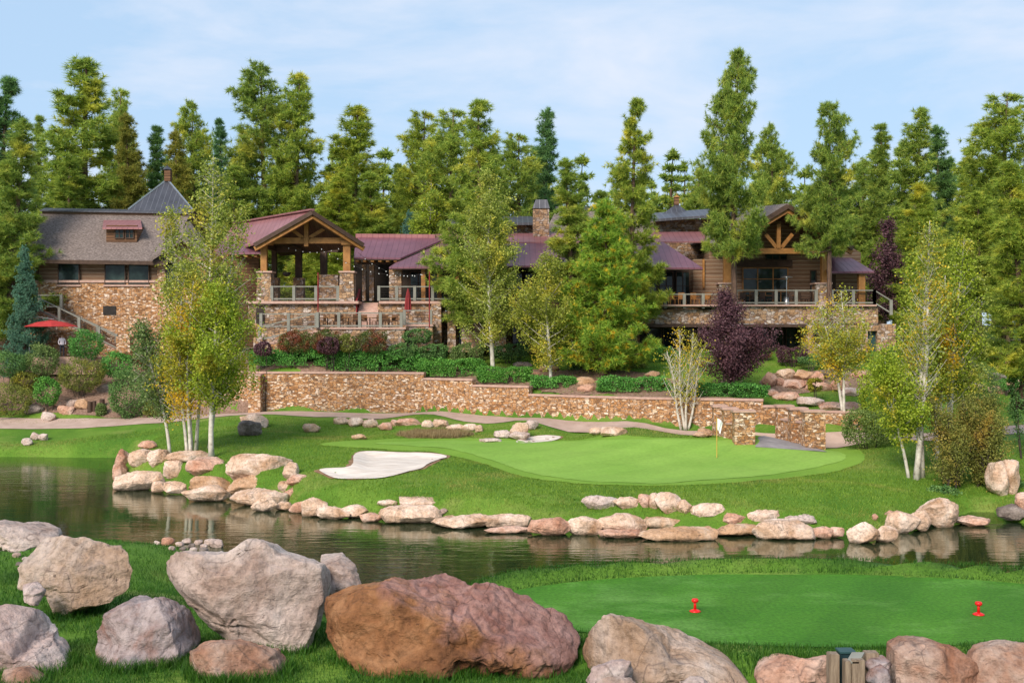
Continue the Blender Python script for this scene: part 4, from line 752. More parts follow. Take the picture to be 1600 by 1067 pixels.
# --- timber pavilion
D2 = 84.0; pv = house('timber_pavilion', 'open timber framed pavilion with red metal gable roof on stone pillars', (at(480, 505, D2).x, D2, 8.6), 'pavilion')
A = at(488.5, 329, 82.5); FL = at(398, 380, 84); FR = at(568, 380, 84.6); Bk = at(366, 350, 93); BL = at(330, 397, 93.5)
RR = FR + (Bk - A)
roof([FL, A, Bk, BL], pv, 'pink_metal', 0.14, 'roof'); roof([A, FR, RR, Bk], pv, 'pink_metal', 0.14, 'roof')
dn = Vector((0, 0, -0.17))
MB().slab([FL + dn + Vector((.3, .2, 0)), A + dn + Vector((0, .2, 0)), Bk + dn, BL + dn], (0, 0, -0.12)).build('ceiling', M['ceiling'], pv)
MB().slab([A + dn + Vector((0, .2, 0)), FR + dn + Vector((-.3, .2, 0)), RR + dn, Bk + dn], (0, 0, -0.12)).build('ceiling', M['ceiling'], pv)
for p, qv in ((FL, A), (A, FR)):
    off = Vector((0, -0.1, -0.16)); MB().beam(p + off, qv + off, 0.16, 0.3).build('fascia', M['timber_dark'], pv)
    off = Vector((0, 0.12, -0.42)); MB().beam(p + off, qv + off, 0.22, 0.34).build('rafter', M['timber'], pv)
MB().beam(A + Vector((0, -.02, .06)), Bk + Vector((0, 0, .06)), 0.35, 0.12).build('ridge_cap', M['pink_metal'], pv)
yb = 84.6
MB().pb(416, 371.5, 558, 380.5, yb, 0.3).build('tie_beam', M['timber'], pv)
MB().pb(475, 344, 481.5, 385, yb - 0.1, 0.28).build('king_post', M['timber'], pv)
MB().beam(at(453, 357, yb + .1), at(474, 372, yb + .1), 0.2, 0.24).build('strut', M['timber'], pv); MB().beam(at(508, 357, yb + .1), at(483, 372, yb + .1), 0.2, 0.24).build('strut', M['timber'], pv)
for x0, x1 in ((407, 416.5), (536, 547)):
    MB().pb(x0, 381, x1, 424.5, yb, 0.45).build('post', M['timber'], pv); MB().pb(x0 - 3, 376, x1 + 8, 382.5, yb - 0.2, 0.7).build('beam_end', M['timber'], pv)
def taper(x0, x1, y0, y1, d, e, t=1.2):
    a, b = at(x0, y0, d), at(x1, y0, d); c_, d_ = at(x0 - e, y1, d), at(x1 + e, y1, d); s = at(x0, y0, d).x - c_.x
    return MB().hexa([(c_.x, d - s, c_.z), (d_.x, d - s, c_.z), (d_.x, d + t + s, c_.z), (c_.x, d + t + s, c_.z), (a.x, d, a.z), (b.x, d, a.z), (b.x, d + t, a.z), (a.x, d + t, a.z)])
for x0, x1 in ((402, 423), (531, 552)):
    taper(x0, x1, 426, 477, yb - 0.35, 1.5).build('stone_pillar', M['stone_b'], pv); MB().pb(x0 - 2, 423.4, x1 + 2, 426, yb - 0.45, 1.4).build('pillar_cap', M['cap'], pv)
for x0, x1 in ((424, 431), (461, 470.5), (500, 510)):
    MB().pb(x0, 386, x1, 470, 90.5, 0.6).build('back_post', M['timber_dark'], pv); MB().pb(x0 - 3, 434, x1 + 3, 470, 90.2, 1.0).build('back_pillar', M['stone_b'], pv)
MB().pb(424, 384, 545, 394, 90.6, 0.4).build('back_beam', M['timber_dark'], pv)
MB().beam(at(411, 384, 85), at(428, 389, 90.6), 0.3, 0.35).build('side_beam', M['timber_dark'], pv); MB().beam(at(541, 384, 85), at(530, 389, 90.6), 0.3, 0.35).build('side_beam', M['timber_dark'], pv)
MB().pb(499, 429, 528, 466, 87.5, 0.8).build('stone_fireplace', M['stone_b'], pv)
MB().pb(385, 470.5, 560, 474.5, 84.0, 8.0).build('deck', M['cap'], pv); MB().pb(388, 474.7, 556, 512, 84.4, 7).build('deck_wall', M['stone_b'], pv)
MB().pb(400, 480, 412, 505, 84.25, 0.2).build('niche', M['interior'], pv)
# skirt roof left of the pavilion
lo = at(352, 395, 85.5); MB().slab([at(340, 395, 85.5), at(411, 394, 85), at(402, 378, 86.6), at(345, 378, 87)], (0, 0, -0.15)).build('skirt_roof', M['red_metal'], pv)
MB().pb(330, 397, 345, 545, 86.5, 0.5).build('side_wall', M['siding_d'], pv); MB().pb(344, 400, 404, 545, 90, 0.5).build('rear_wall', M['siding_d'], pv)
for k in range(4): MB().pb(352 + k * 15, 397.4, 356.5 + k * 15, 401.5, 85.3, 1.5).build('rafter_end', M['timber'], pv)
railing(at(425, 470, 84.3), at(528, 470, 84.3), 'level grey railing between the two pavilion pillars', cables=9)
pb_ = thing('hanging_basket', 'hanging flower basket under the pavilion roof, left', 'hanging basket', at(448, 432, 86)); 
MB().lathe(at(448, 432, 86), [(0.1, 0), (0.28, 0.12), (0.33, 0.32)], 12).build('basket', M['iron'], pb_); MB().tube([at(448, 426, 86), at(448, 392, 86)], 0.012, 4).build('chain', M['iron'], pb_)

# --- lower terrace
T = house('stone_terrace', 'lower stone terrace with grey railing below the pavilion', (at(560, 540, 82).x, 82, 7.2), 'terrace')
MB().pb(496, 514.5, 632, 548, 81.6, 3.0).build('terrace_wall', M['stone_b'], T); MB().pb(494, 511.5, 634, 514.3, 81.5, 3.1).build('terrace_edge', M['cap'], T)
MB().pb(632, 510, 676, 548, 82.6, 3.0).build('terrace_wall', M['stone_b'], T); MB().pb(634, 507, 677, 509.8, 82.5, 2.6).build('terrace_edge', M['cap'], T)
MB().pb(400, 512.5, 494, 550, 83.2, 1.2).build('terrace_wall', M['stone_b'], T)
railing(at(497, 512, 81.7), at(627, 512, 81.7), 'long level grey railing on the lower terrace', cables=4, sp=1.7)
railing(at(632, 508, 82.7), at(673, 508, 82.7), 'short grey railing at the right end of the lower terrace', cables=4)
railing(at(408, 513, 83.4), at(494, 513, 83.4), 'grey railing on the terrace left of the sloping stair rail', cables=4)
railing(at(406, 534, 81.4), at(496, 512, 81.4), 'sloping grey railing of the centre stair', cables=4, sp=2.2)
stair(at(496, 516, 81.5), at(406, 540, 81.5), 1.5, 'centre stair sloping down to the left from the terrace', 12, 7.0)
g = MB().pb(396, 527, 410, 556, 81.2, 1.2).build('stone_pier', M['stone_b'], None, (at(403, 556, 81.2).x, 81.2, 6.6)); tag(g, 'stone pier at the foot of the centre stair', 'pier')
# steps up to the deck
st = thing('deck_steps', 'broad pink steps rising to the upper deck beside the maroon parasol', 'steps', (at(575, 508, 84).x, 84, 8.7)); m = MB()
for k in range(7): m.pb(560, 489 - k * 2.7, 591, 492.5 - k * 2.7 + (30 if k == 0 else 3), 84.2 + k * 0.33, 0.4)
m.build('treads', M['cap'], st); railing(at(557, 492, 84.4), at(562, 474, 86.3), 'dark sloping handrail left of the pink deck steps', 'handrails', mat='canvas_d', sp=3, wide=0.08)

# --- central hall with the long red roof
ch = house('central_hall', 'long central hall with purple red metal roof, stone piers and timber posts', (at(800, 545, 88).x, 88, 6.8))
D3 = 87.0
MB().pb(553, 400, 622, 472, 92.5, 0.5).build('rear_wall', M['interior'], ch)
for x0, x1 in ((577, 584), (566, 571)): MB().pb(x0, 412, x1, 470, 89.5, 0.6).build('stone_post', M['stone_b'], ch)
roof([at(553, 402, 87.4), at(626, 403, 87.4), at(700, 371, 92), at(556, 370, 92)], ch, 'red_metal', 0.12)
MB().beam(at(556, 369, 92), at(680, 370, 92), 0.35, 0.35).build('ridge_cap', M['pink_metal'], ch)
MB().beam(at(553, 404, 87.5), at(624, 405, 87.5), 0.15, 0.2).build('fascia', M['timber_dark'], ch)
for k in range(6): MB().pb(555 + k * 12, 405.2, 560 + k * 12, 409, 87.5, 1.6).build('rafter_end', M['timber'], ch)
MB().pb(553, 409.5, 622, 413, 88.6, 0.3).build('beam', M['timber_dark'], ch)
roof([at(608, 417.5, 85), at(838, 415, 84.6), at(826, 378, 91), at(690, 380, 91)], ch, 'red_metal', 0.12)
roof([at(608, 417.5, 85), at(690, 380, 91), at(640, 395, 93)], ch, 'red_metal', 0.12)
roof([at(690, 379, 91), at(1100, 377, 90), at(1104, 362, 93), at(680, 366, 94)], ch, 'pink_metal', 0.12)
MB().beam(at(609, 419.5, 85.1), at(838, 417, 84.7), 0.14, 0.18).build('fascia', M['timber_dark'], ch)
roof([at(838, 415, 84.6), at(1098, 418.5, 84.4), at(1036, 378, 90), at(826, 378, 91)], ch, 'red_metal', 0.12)
MB().beam(at(838, 417, 84.7), at(1098, 420.5, 84.5), 0.14, 0.18).build('fascia', M['timber_dark'], ch)
for x0, x1 in ((608, 627),): MB().pb(x0, 421, x1, 470, 85.8, 0.9).build('stone_pillar', M['stone_b'], ch)
for x0 in (658, 683, 711, 742, 780): MB().pb(x0, 420, x0 + 6.5, 470, 85.4, 0.32).build('post', M['timber'], ch)
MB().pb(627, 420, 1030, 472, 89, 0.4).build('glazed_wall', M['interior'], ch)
for x in range(640, 1010, 30): window(ch, x, 424, x + 27, 468, 88.95, 2, 2)
MB().pb(592, 470.5, 850, 474.5, 84.6, 5).build('deck', M['cap'], ch)
MB().pb(590, 474.7, 690, 545, 84.9, 4).build('stone_wall', M['stone_b'], ch)
for x0, x1 in ((674, 689), (700, 711), (722, 745), (770, 790)): taper(x0, x1, 474.7, 550, 84.5, 1.2, 0.9).build('stone_pier', M['stone_b'], ch)
MB().pb(711, 474.7, 850, 486, 84.9, 0.6).build('deck_band', M['stone_b'], ch); MB().pb(690, 486.3, 850, 494, 84.8, 0.4).build('deck_beam', M['timber_dark'], ch)
MB().pb(690, 494, 1020, 560, 87.4, 0.5).build('lower_wall', M['stone_b'], ch)
MB().pb(850, 470, 1020, 494, 86, 0.5).build('stone_band', M['stone_b'], ch)
for x0 in (716, 800, 860): window(ch, x0, 500, x0 + 34, 540, 87.35, 2, 1)
railing(at(592, 470, 84.8), at(676, 470, 84.8), 'grey railing on the upper deck behind the maroon parasol', cables=6, sp=1.3)
railing(at(676, 470, 84.7), at(846, 470, 84.7), 'grey railing in front of the honey timber posts', cables=6, sp=1.5)
# stone upper hall and chimneys behind
uh = house('upper_hall', 'tall pink stone upper hall and grey roof behind the red roofed hall', (at(850, 520, 95).x, 95, 7.2))
MB().pb(700, 346, 842, 560, 95, 6).build('stone_wall', M['stone_b'], uh); MB().pb(1022, 343, 1112, 560, 95, 6).build('stone_wall', M['stone_b'], uh)
MB().pb(842, 362, 1022, 560, 95.5, 6).build('stone_wall', M['stone_b'], uh)
roof([at(846, 372, 94), at(1024, 372, 94), at(1000, 327, 100), at(870, 327, 100)], uh, 'shingle'); MB().beam(at(868, 326, 100), at(1002, 326, 100), 0.5, 0.3).build('ridge_cap', M['grey_metal'], uh)
roof([at(1016, 343, 93.5), at(1170, 332, 92.5), at(1170, 322, 96), at(1020, 333, 97)], uh, 'grey_metal', 0.2)
roof([at(694, 348, 94), at(846, 348, 94), at(830, 338, 98), at(706, 338, 98)], uh, 'grey_metal', 0.2)
MB().pb(833, 326, 858, 400, 92.5, 1.4).build('chimney', M['stone_b'], uh)
a = at(833, 325.5, 92.4); m = MB(); c1, c2 = at(832, 325.5, 92.4), at(859, 325.5, 92.4); t1, t2 = at(837, 312, 92.7), at(855, 312, 92.7)
m.hexa([c1, c2, c2 + Vector((0, 1.6, 0)), c1 + Vector((0, 1.6, 0)), t1, t2, t2 + Vector((0, .9, 0)), t1 + Vector((0, .9, 0))]).build('chimney_cap', M['grey_metal'], uh)
cs = [at(1036, 334, 96), at(1078, 334, 96), at(1074, 336, 99), at(1040, 336, 99)]; ap = at(1057.5, 318, 97.5)
for i in range(4): MB().slab([cs[i], cs[(i + 1) % 4], ap], (0, 0, -0.1)).build('cupola_roof', M['grey_metal'], uh)
MB().pb(1054, 309, 1061, 320, 97.2, 0.5).build('cupola', M['siding_d'], uh); MB().lathe(at(1057.5, 309, 97.4), [(0.3, 0), (0.3, 0.05), (0.04, 0.2), (0.03, 0.4)], 8).build('finial', M['timber'], uh)

# --- right gabled lodge
D5 = 84.5; rl = house('gabled_lodge', 'right log lodge with big timber gable above a railed stone deck', (at(1230, 548, D5).x, D5, 6.6))
A = at(1231, 318, 83.5); FL = at(1128, 381, 84.2); FR = at(1332, 384, 84.2); Bk = at(1160, 326, 97); BLk = at(1070, 378, 97); BR = FR + (Bk - A)
roof([FL, A, Bk, BLk], rl, 'shingle', 0.2); roof([A, FR, BR, Bk], rl, 'shingle', 0.2)
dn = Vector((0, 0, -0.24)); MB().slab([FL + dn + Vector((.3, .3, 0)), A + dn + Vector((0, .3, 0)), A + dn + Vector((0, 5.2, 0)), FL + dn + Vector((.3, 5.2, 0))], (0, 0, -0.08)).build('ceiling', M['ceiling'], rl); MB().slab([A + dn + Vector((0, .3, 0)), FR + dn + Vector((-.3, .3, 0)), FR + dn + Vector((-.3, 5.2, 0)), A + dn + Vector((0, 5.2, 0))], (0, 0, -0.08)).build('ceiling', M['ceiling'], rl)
for p, qv in ((FL, A), (A, FR)):
    MB().beam(p + Vector((0, -.1, -.2)), qv + Vector((0, -.1, -.2)), 0.16, 0.34).build('fascia', M['timber_dark'], rl); MB().beam(p + Vector((0, .15, -.5)), qv + Vector((0, .15, -.5)), 0.22, 0.34).build('rafter', M['timber'], rl)
yb = 84.6
MB().pb(1142, 388, 1320, 396.5, yb, 0.32).build('tie_beam', M['timber'], rl); MB().pb(1214, 350, 1220, 388, yb - .05, 0.3).build('king_post', M['timber'], rl)
MB().pb(1226, 326, 1236, 336, yb - .9, 0.5).build('ridge_beam_end', M['timber'], rl)
for a, b in (((1238, 366), (1221, 387)), ((1196, 366), (1213, 387))): MB().beam(at(*a, yb + .15), at(*b, yb + .15), 0.2, 0.26).build('strut', M['timber'], rl)
for x0, x1 in ((1131, 1143), (1284, 1292)):
    MB().pb(x0, 397, x1, 442, yb, 0.4).build('post', M['timber'], rl)
for x0, x1 in ((1124, 1147), (1275, 1299)):
    MB().pb(x0, 444, x1, 476, yb - 0.4, 1.2).build('stone_pillar', M['stone_b'], rl); MB().pb(x0 - 2, 441.5, x1 + 2, 443.8, yb - .5, 1.4).build('pillar_cap', M['cap'], rl)
MB().slab([at(1108, 392, 89), at(1231, 330, 89), at(1345, 395, 89), at(1345, 476, 89), at(1108, 476, 89)], (0, 7.5, 0)).build('log_wall', M['siding'], rl)
window(rl, 1160, 418, 1232, 454, 88.95, 3, 2, fr='timber', fw=1.8); window(rl, 1266, 422, 1276, 474, 88.95, 1, 3); window(rl, 1196, 396.5, 1230, 406, 88.95, 3, 1)
MB().pb(1150, 406.5, 1238, 416, 88.7, 0.35).build('header_beam', M['timber_dark'], rl)
window(rl, 1160, 455, 1232, 474, 88.95, 6, 1, fr='timber')
MB().pb(1083, 405, 1131, 476, 87.5, 3).build('side_wall', M['siding'], rl); MB().pb(1098, 405, 1101, 450, 87.3, 0.2).build('corner_board', M['timber'], rl)
MB().pb(1018, 418, 1083, 476, 89.5, 0.4).build('recess_wall', M['interior'], rl); window(rl, 1030, 424, 1052, 470, 89.4, 2, 2); window(rl, 1056, 424, 1078, 470, 89.4, 2, 2)
MB().pb(1000, 476, 1370, 478.5, 83.9, 6).build('deck', M['cap'], rl)
MB().pb(1150, 478.7, 1372, 506, 84.2, 0.6).build('deck_wall', M['stone_b'], rl); MB().pb(1000, 484, 1132, 506, 84.6, 0.6).build('deck_wall', M['stone_b'], rl); MB().pb(1132, 478.7, 1150, 575, 84.0, 1.2).build('stone_pier', M['stone_b'], rl)
MB().pb(1150, 506.3, 1260, 511, 84.0, 0.5).build('deck_beam', M['timber_dark'], rl); MB().pb(1005, 506.3, 1132, 511, 84.4, 0.5).build('deck_beam', M['timber_dark'], rl)
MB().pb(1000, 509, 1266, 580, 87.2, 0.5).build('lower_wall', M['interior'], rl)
for x0 in (1010, 1036, 1062, 1088, 1112): window(rl, x0, 512, x0 + 24, 548, 87.1, 1, 2)
for x0 in (1158, 1182, 1204, 1228): window(rl, x0, 512, x0 + 20, 543, 87.1, 1, 2)
MB().pb(1150, 543.5, 1262, 580, 86.9, 0.2).build('sill_wall', M['stone_b'], rl)
MB().pb(1262, 506.2, 1356, 580, 84.3, 3).build('stone_wall', M['stone_b'], rl); MB().pb(1371, 506.2, 1400, 580, 84.3, 3).build('stone_wall', M['stone_b'], rl)
MB().pb(1356, 506.2, 1371, 517, 84.3, 3).build('lintel_wall', M['stone_b'], rl); MB().pb(1356, 517, 1371, 575, 84.75, 0.1).build('door', M['teal'], rl)
for x0 in (1270, 1288, 1306): window(rl, x0, 514, x0 + 15, 534, 84.26, 1, 1)
roof([at(1292, 424.5, 84), at(1366, 424, 84), at(1330, 403, 88), at(1288, 402, 88)], rl, 'red_metal', 0.12, 'porch_roof'); roof([at(1366, 424, 84), at(1352, 424, 92), at(1330, 403, 88)], rl, 'red_metal', 0.12, 'porch_roof')
MB().beam(at(1293, 426.5, 84.1), at(1365, 426, 84.1), 0.14, 0.2).build('fascia', M['timber_dark'], rl); MB().pb(1342, 427, 1352, 476, 84.3, 0.4).build('post', M['timber'], rl)
MB().pb(1300, 428, 1306, 476, 87.6, 0.4).build('post', M['timber_dark'], rl)
railing(at(1150, 476, 84.0), at(1275, 476, 84.0), 'grey railing on the stone deck under the right gable', cables=6, sp=1.55)
railing(at(1300, 476, 84.0), at(1366, 476, 84.0), 'grey railing under the small purple porch roof', cables=6, sp=1.6)
railing(at(1010, 482, 84.2), at(1128, 482, 84.2), 'grey railing left of the right gable, partly behind the pines', cables=6, sp=1.5)
railing(at(1366, 476, 84.0), at(1392, 492, 84.0), 'sloping grey railing descending at the right end of the deck', cables=4, sp=1.4)

# ------------------------------------------------------------ terrace furniture
def chair(p, rz, label, group, mat='siding_d'):
    t = thing('patio_chair', label, 'chair', p, group); t.rotation_euler.z = rz; B = Vector((0, 0, 0))
    def mk(m, n): return m.build(n, M[mat], t, B)
    mk(MB().box((-.24, -.24, .42), (.24, .24, .47)), 'seat'); mk(MB().box((-.24, .2, .48), (.24, .25, .92)), 'backrest')
    for sx in (-.22, .22):
        for sy in (-.22, .22): mk(MB().box((sx - .02, sy - .02, 0), (sx + .02, sy + .02, .42)), 'leg')
        mk(MB().box((sx - .025, -.24, .64), (sx + .025, .24, .67)), 'armrest')
    return t
def table(p, label, group='patio tables', r=0.5):
    t = thing('patio_table', label, 'table', p, group); B = Vector(p)
    MB().lathe(B, [(r, .70), (r, .74)], 18).build('tabletop', M['timber'], t); MB().lathe(B, [(.05, .02), (.04, .70)], 8).build('pedestal', M['iron'], t); MB().lathe(B, [(.28, 0), (.26, .03)], 12).build('foot', M['iron'], t)
    return t
places = ['first', 'second', 'third', 'fourth', 'fifth', 'sixth', 'seventh', 'eighth']
zT = at(560, 511.5, 81.5).z + 0.005
for i, px in enumerate((512, 545, 578, 608)):
    p = at(px, 520, 83.1); table((p.x, 83.1, zT), f'round wooden table on the lower terrace, {places[i]} from the left')
for i, px in enumerate((503, 522, 536, 554, 569, 588, 600, 617)):
    p = at(px, 520, 82.8); chair((p.x, 82.8, zT), random.uniform(-3, 3), f'brown patio chair on the lower terrace, {places[i]} from the left', 'lower terrace chairs')
zD = at(1200, 476, 84).z + 0.005
for i, px in enumerate((1166, 1196, 1242)):
    table((at(px, 0, 85.8).x, 85.8, zD), f'round table on the right gable deck, {places[i]} from the left')
for i, px in enumerate((1158, 1176, 1188, 1206, 1234, 1252, 1264)):
    chair((at(px, 0, 85.3).x, 85.3, zD), random.uniform(-3, 3), f'dark patio chair on the right gable deck, {places[i]} from the left', 'gable deck chairs', 'timber_dark')
for i, px in enumerate((1040, 1054, 1066, 1086, 1104)):
    chair((at(px, 0, 85.4).x, 85.4, at(0, 476, 83.9).z), random.uniform(-3, 3), f'orange brown chair behind the deck railing left of the gable, {places[i]} from the left', 'left gable deck chairs', 'timber')
for i, px in enumerate((1316, 1334)):
    chair((at(px, 0, 85.3).x, 85.3, zD), random.uniform(-3, 3), f'brown chair under the purple porch roof, {places[i]} from the left', 'porch chairs', 'siding_d')
# patio heater
h0 = Vector((at(1229, 0, 85).x, 85, zD)); t = thing('patio_heater', 'steel mushroom patio heater on the deck under the right gable', 'patio heater', h0)
MB().lathe(h0, [(.24, 0), (.24, .05), (.2, .6), (.05, .64)], 16).build('base', M['steel'], t, smooth=True); MB().lathe(h0, [(.04, .64), (.04, 1.85), (.1, 1.9), (.1, 2.05)], 10).build('pole', M['steel'], t)
MB().lathe(h0, [(.48, 2.03), (.47, 2.05), (.2, 2.16), (.04, 2.2)], 20).build('reflector', M['steel'], t, smooth=True)
# maroon closed parasol and poles
u0 = Vector((at(637.5, 0, 83.4).x, 83.4, at(0, 508, 82.5).z)); t = thing('closed_parasol', 'folded maroon parasol standing on the lower terrace', 'parasol', u0)
MB().tube([u0, u0 + Vector((0, 0, 2.75))], 0.03, 8).build('pole', M['timber_dark'], t); MB().lathe(u0, [(.3, 0), (.28, .08)], 12).build('base', M['iron'], t)
m = MB(); n = 16; V = []
for z, r in ((.95, .2), (1.1, .22), (1.9, .17), (2.4, .09), (2.68, .03)): V += [u0 + Vector((math.cos(2 * math.pi * k / n) * r * (1 + .28 * (k % 2)), math.sin(2 * math.pi * k / n) * r * (1 + .28 * (k % 2)), z)) for k in range(n)]
m.add(V, [(i * n + k, i * n + (k + 1) % n, (i + 1) * n + (k + 1) % n, (i + 1) * n + k) for i in range(4) for k in range(n)]).build('canopy', M['canvas_d'], t)
# light poles with festoon strings
for x, y0, lab in ((497, 426, 'tall rusty pole at the left end of the lower terrace railing'), (671, 424, 'tall rusty pole by the right end of the lower terrace')):
    a, b = at(x, 512, 81.9), at(x, y0, 81.9); g = MB().tube([a, b], 0.045, 8).build('light_pole', M['canvas_d'], None, a); tag(g, lab, 'pole', 'string light poles')
def festoon(a, b, sag, n, label):
    a, b = Vector(a), Vector(b); P = [a.lerp(b, k / n) - Vector((0, 0, sag * 4 * (k / n) * (1 - k / n))) for k in range(n + 1)]
    t = thing('string_light', label, 'string lights', a, 'festoon strings'); MB().tube(P, 0.012, 4).build('cable', M['iron'], t)
    for k in range(1, n): MB().lathe(P[k] - Vector((0, 0, 0.12)), [(.015, .04), (.032, .06), (.028, .09), (.012, .12)], 8).build('bulb', M['white'], t, smooth=True)
festoon(at(490, 380, 84.5), at(671, 426, 82), 1.0, 14, 'string of white bulbs from the pavilion to the right pole')
festoon(at(560, 395, 85.5), at(671, 426, 82), 0.8, 10, 'string of white bulbs from the red roof eave to the right pole')
festoon(at(440, 383, 84.8), at(540, 384, 84.8), 0.5, 9, 'string of white bulbs hung under the pavilion beam')
# red open cantilever parasol left + person
ub = on_ground((at(46, 0, 88.5).x, 88.5)); t = thing('cantilever_parasol', 'open red cantilever parasol over the small patio, far left', 'parasol', ub)
topz = at(0, 498, 88.5).z
MB().tube([ub, (ub.x, ub.y, topz)], 0.045, 8).build('pole', M['steel'], t); MB().tube([(ub.x, ub.y, topz), (ub.x + 0.7, ub.y, topz + 0.15), (at(84, 0, 88.5).x, 88.5, at(0, 499, 88.5).z)], 0.03, 6).build('arm', M['steel'], t)
c = at(80, 501, 88.5); n = 8; R = 1.95; V = [c + Vector((0, 0, 0.05))]; 
for r, z in ((0.55, -0.12), (1.0, -0.45)): V += [c + Vector((math.cos(2 * math.pi * (k + .5) / n) * R * r, math.sin(2 * math.pi * (k + .5) / n) * R * r, z)) for k in range(n)]
m = MB(); m.add(V, [(0, 1 + k, 1 + (k + 1) % n) for k in range(n)] + [(1 + k, 9 + k, 9 + (k + 1) % n, 1 + (k + 1) % n) for k in range(n)])
can = m.build('canopy', M['canvas'], t); sm = can.modifiers.new('thick', 'SOLIDIFY'); sm.thickness = 0.03
# a person under it
def person(p, face):
    z0 = p.z; bm = bmesh.new(); pts = {}
    J = dict(pel=(0, 0, .93), sp=(0, .01, 1.15), ch=(0, 0, 1.36), nk=(0, 0, 1.48), hd=(0, -.02, 1.60), ht=(0, -.01, 1.70),
             lh=(.1, 0, .88), lk=(.12, -.03, .5), la=(.12, 0, .09), lf=(.13, -.16, .04), rh=(-.1, 0, .88), rk=(-.11, .02, .5), ra=(-.12, .05, .09), rf=(-.13, -.1, .04),
             ls=(.19, 0, 1.40), le=(.26, .02, 1.13), lw=(.2, -.18, .98), rs=(-.19, 0, 1.40), re=(-.27, .02, 1.12), rw=(-.22, -.16, .96))
    Rr = dict(pel=.15, sp=.14, ch=.16, nk=.06, hd=.095, ht=.07, lh=.1, lk=.065, la=.045, lf=.04, rh=.1, rk=.065, ra=.045, rf=.04, ls=.075, le=.045, lw=.03, rs=.075, re=.045, rw=.03)
    E = [('pel', 'sp'), ('sp', 'ch'), ('ch', 'nk'), ('nk', 'hd'), ('hd', 'ht'), ('pel', 'lh'), ('lh', 'lk'), ('lk', 'la'), ('la', 'lf'), ('pel', 'rh'), ('rh', 'rk'), ('rk', 'ra'), ('ra', 'rf'), ('ch', 'ls'), ('ls', 'le'), ('le', 'lw'), ('ch', 'rs'), ('rs', 're'), ('re', 'rw')]
    K = list(J); me = bpy.data.meshes.new('person'); me.from_pydata([J[k] for k in K], [(K.index(a), K.index(b)) for a, b in E], [])
    sv = me.skin_vertices.new(name='') if hasattr(me.skin_vertices, 'new') and not len(me.skin_vertices) else None
    o = link('person', me, None, p); o.rotation_euler.z = face
    m = o.modifiers.new('skin', 'SKIN'); s = o.modifiers.new('sub', 'SUBSURF'); s.levels = s.render_levels = 2
    if not len(me.skin_vertices):
        bmm = bmesh.new(); bmm.from_mesh(me); bmm.verts.layers.skin.verify(); bmm.to_mesh(me); bmm.free()
    for i, k in enumerate(K): me.skin_vertices[0].data[i].radius = (Rr[k], Rr[k]); me.skin_vertices[0].data[i].use_root = (k == 'pel')
    mt, nt, b, oo = new_mat('clothes_and_skin'); t_ = nd(nt, 'TexCoord'); sx = nd(nt, 'SeparateXYZ'); nt.links.new(t_.outputs['Object'], sx.inputs[0])
    mr = nd(nt, 'Math', operation='MULTIPLY'); mr.inputs[1].default_value = 0.5; nt.links.new(sx.outputs[2], mr.inputs[0])
    r = ramp(nt, mr.outputs[0], [(0, (.02, .02, .03)), (.475, (.7, .62, .68)), (.735, (.45, .26, .19)), (.82, (.05, .03, .02))]); r.node.color_ramp.interpolation = 'CONSTANT'; nt.links.new(r, b.inputs['Base Color']); me.materials.append(mt)
    return tag(o, 'person in a pale shirt and dark trousers standing under the red parasol', 'person')
pa, pc = at(40, 0, 87.8), at(150, 0, 87.8)
g = MB().box((pa.x, 87.8, 5.0), (pc.x, 91, 6.32)).build('patio', M['cap'], None, (pa.x, 87.8, 5.0)); tag(g, 'small raised patio slab under the red parasol', 'patio', kind='structure')
pp = Vector((at(97, 0, 88.3).x, 88.3, 6.325)); person(pp, 0.6)
# brown steel posts in the mulch
for i, (x0, y0, x1, y1, lab) in enumerate([(135, 626, 143, 646, 'leftmost rusty brown bollard stub on the mulch slope'), (143, 625, 149, 645, 'middle rusty brown bollard stub on the mulch slope'), (154, 622, 162, 640, 'rightmost rusty brown bollard stub on the mulch slope')]):
    p = hit((x0 + x1) / 2, y1); r = (x1 - x0) / 2 / F * p.y; h = (y1 - y0) / F * p.y
    g = MB().lathe(p + Vector((0, .2, -.1)), [(r, 0), (r, h), (r * .85, h + .03), (r * .8, h * .9)], 12).build('rusty_bollard', M['timber_dark'], None, p); tag(g, lab, 'bollard', 'bollard stubs')
# golf flag, tee markers, utility post, wooden posts
p = hit(1120, 716); t = thing('golf_flag', 'white flag on a thin yellow pin standing in the putting green', 'golf flag', p); hh = 2.15
MB().tube([p, p + Vector((0, 0, hh))], 0.022, 8).build('pole', simple('yellow_pin', [(0.3, (.45, .28, .05)), (.7, (.6, .4, .08))], 3, .5, 0), t)
MB().tube([p + Vector((0, 0, .02)), p + Vector((0, 0, .04))], 0.055, 12).build('cup', M['interior'], t)
m = MB(); V = []
for i in range(7):
    for j in range(5): V.append(p + Vector((.02 + .3 * i / 6 * (1 - .12 * j), .05 * math.sin(i * 1.3 + j * .5), hh - .03 - .6 * j / 4 - .25 * (i / 6) ** 1.5)))
fl = m.add(V, [(i * 5 + j, i * 5 + j + 1, (i + 1) * 5 + j + 1, (i + 1) * 5 + j) for i in range(6) for j in range(4)]).build('flag', M['white'], t, smooth=True)
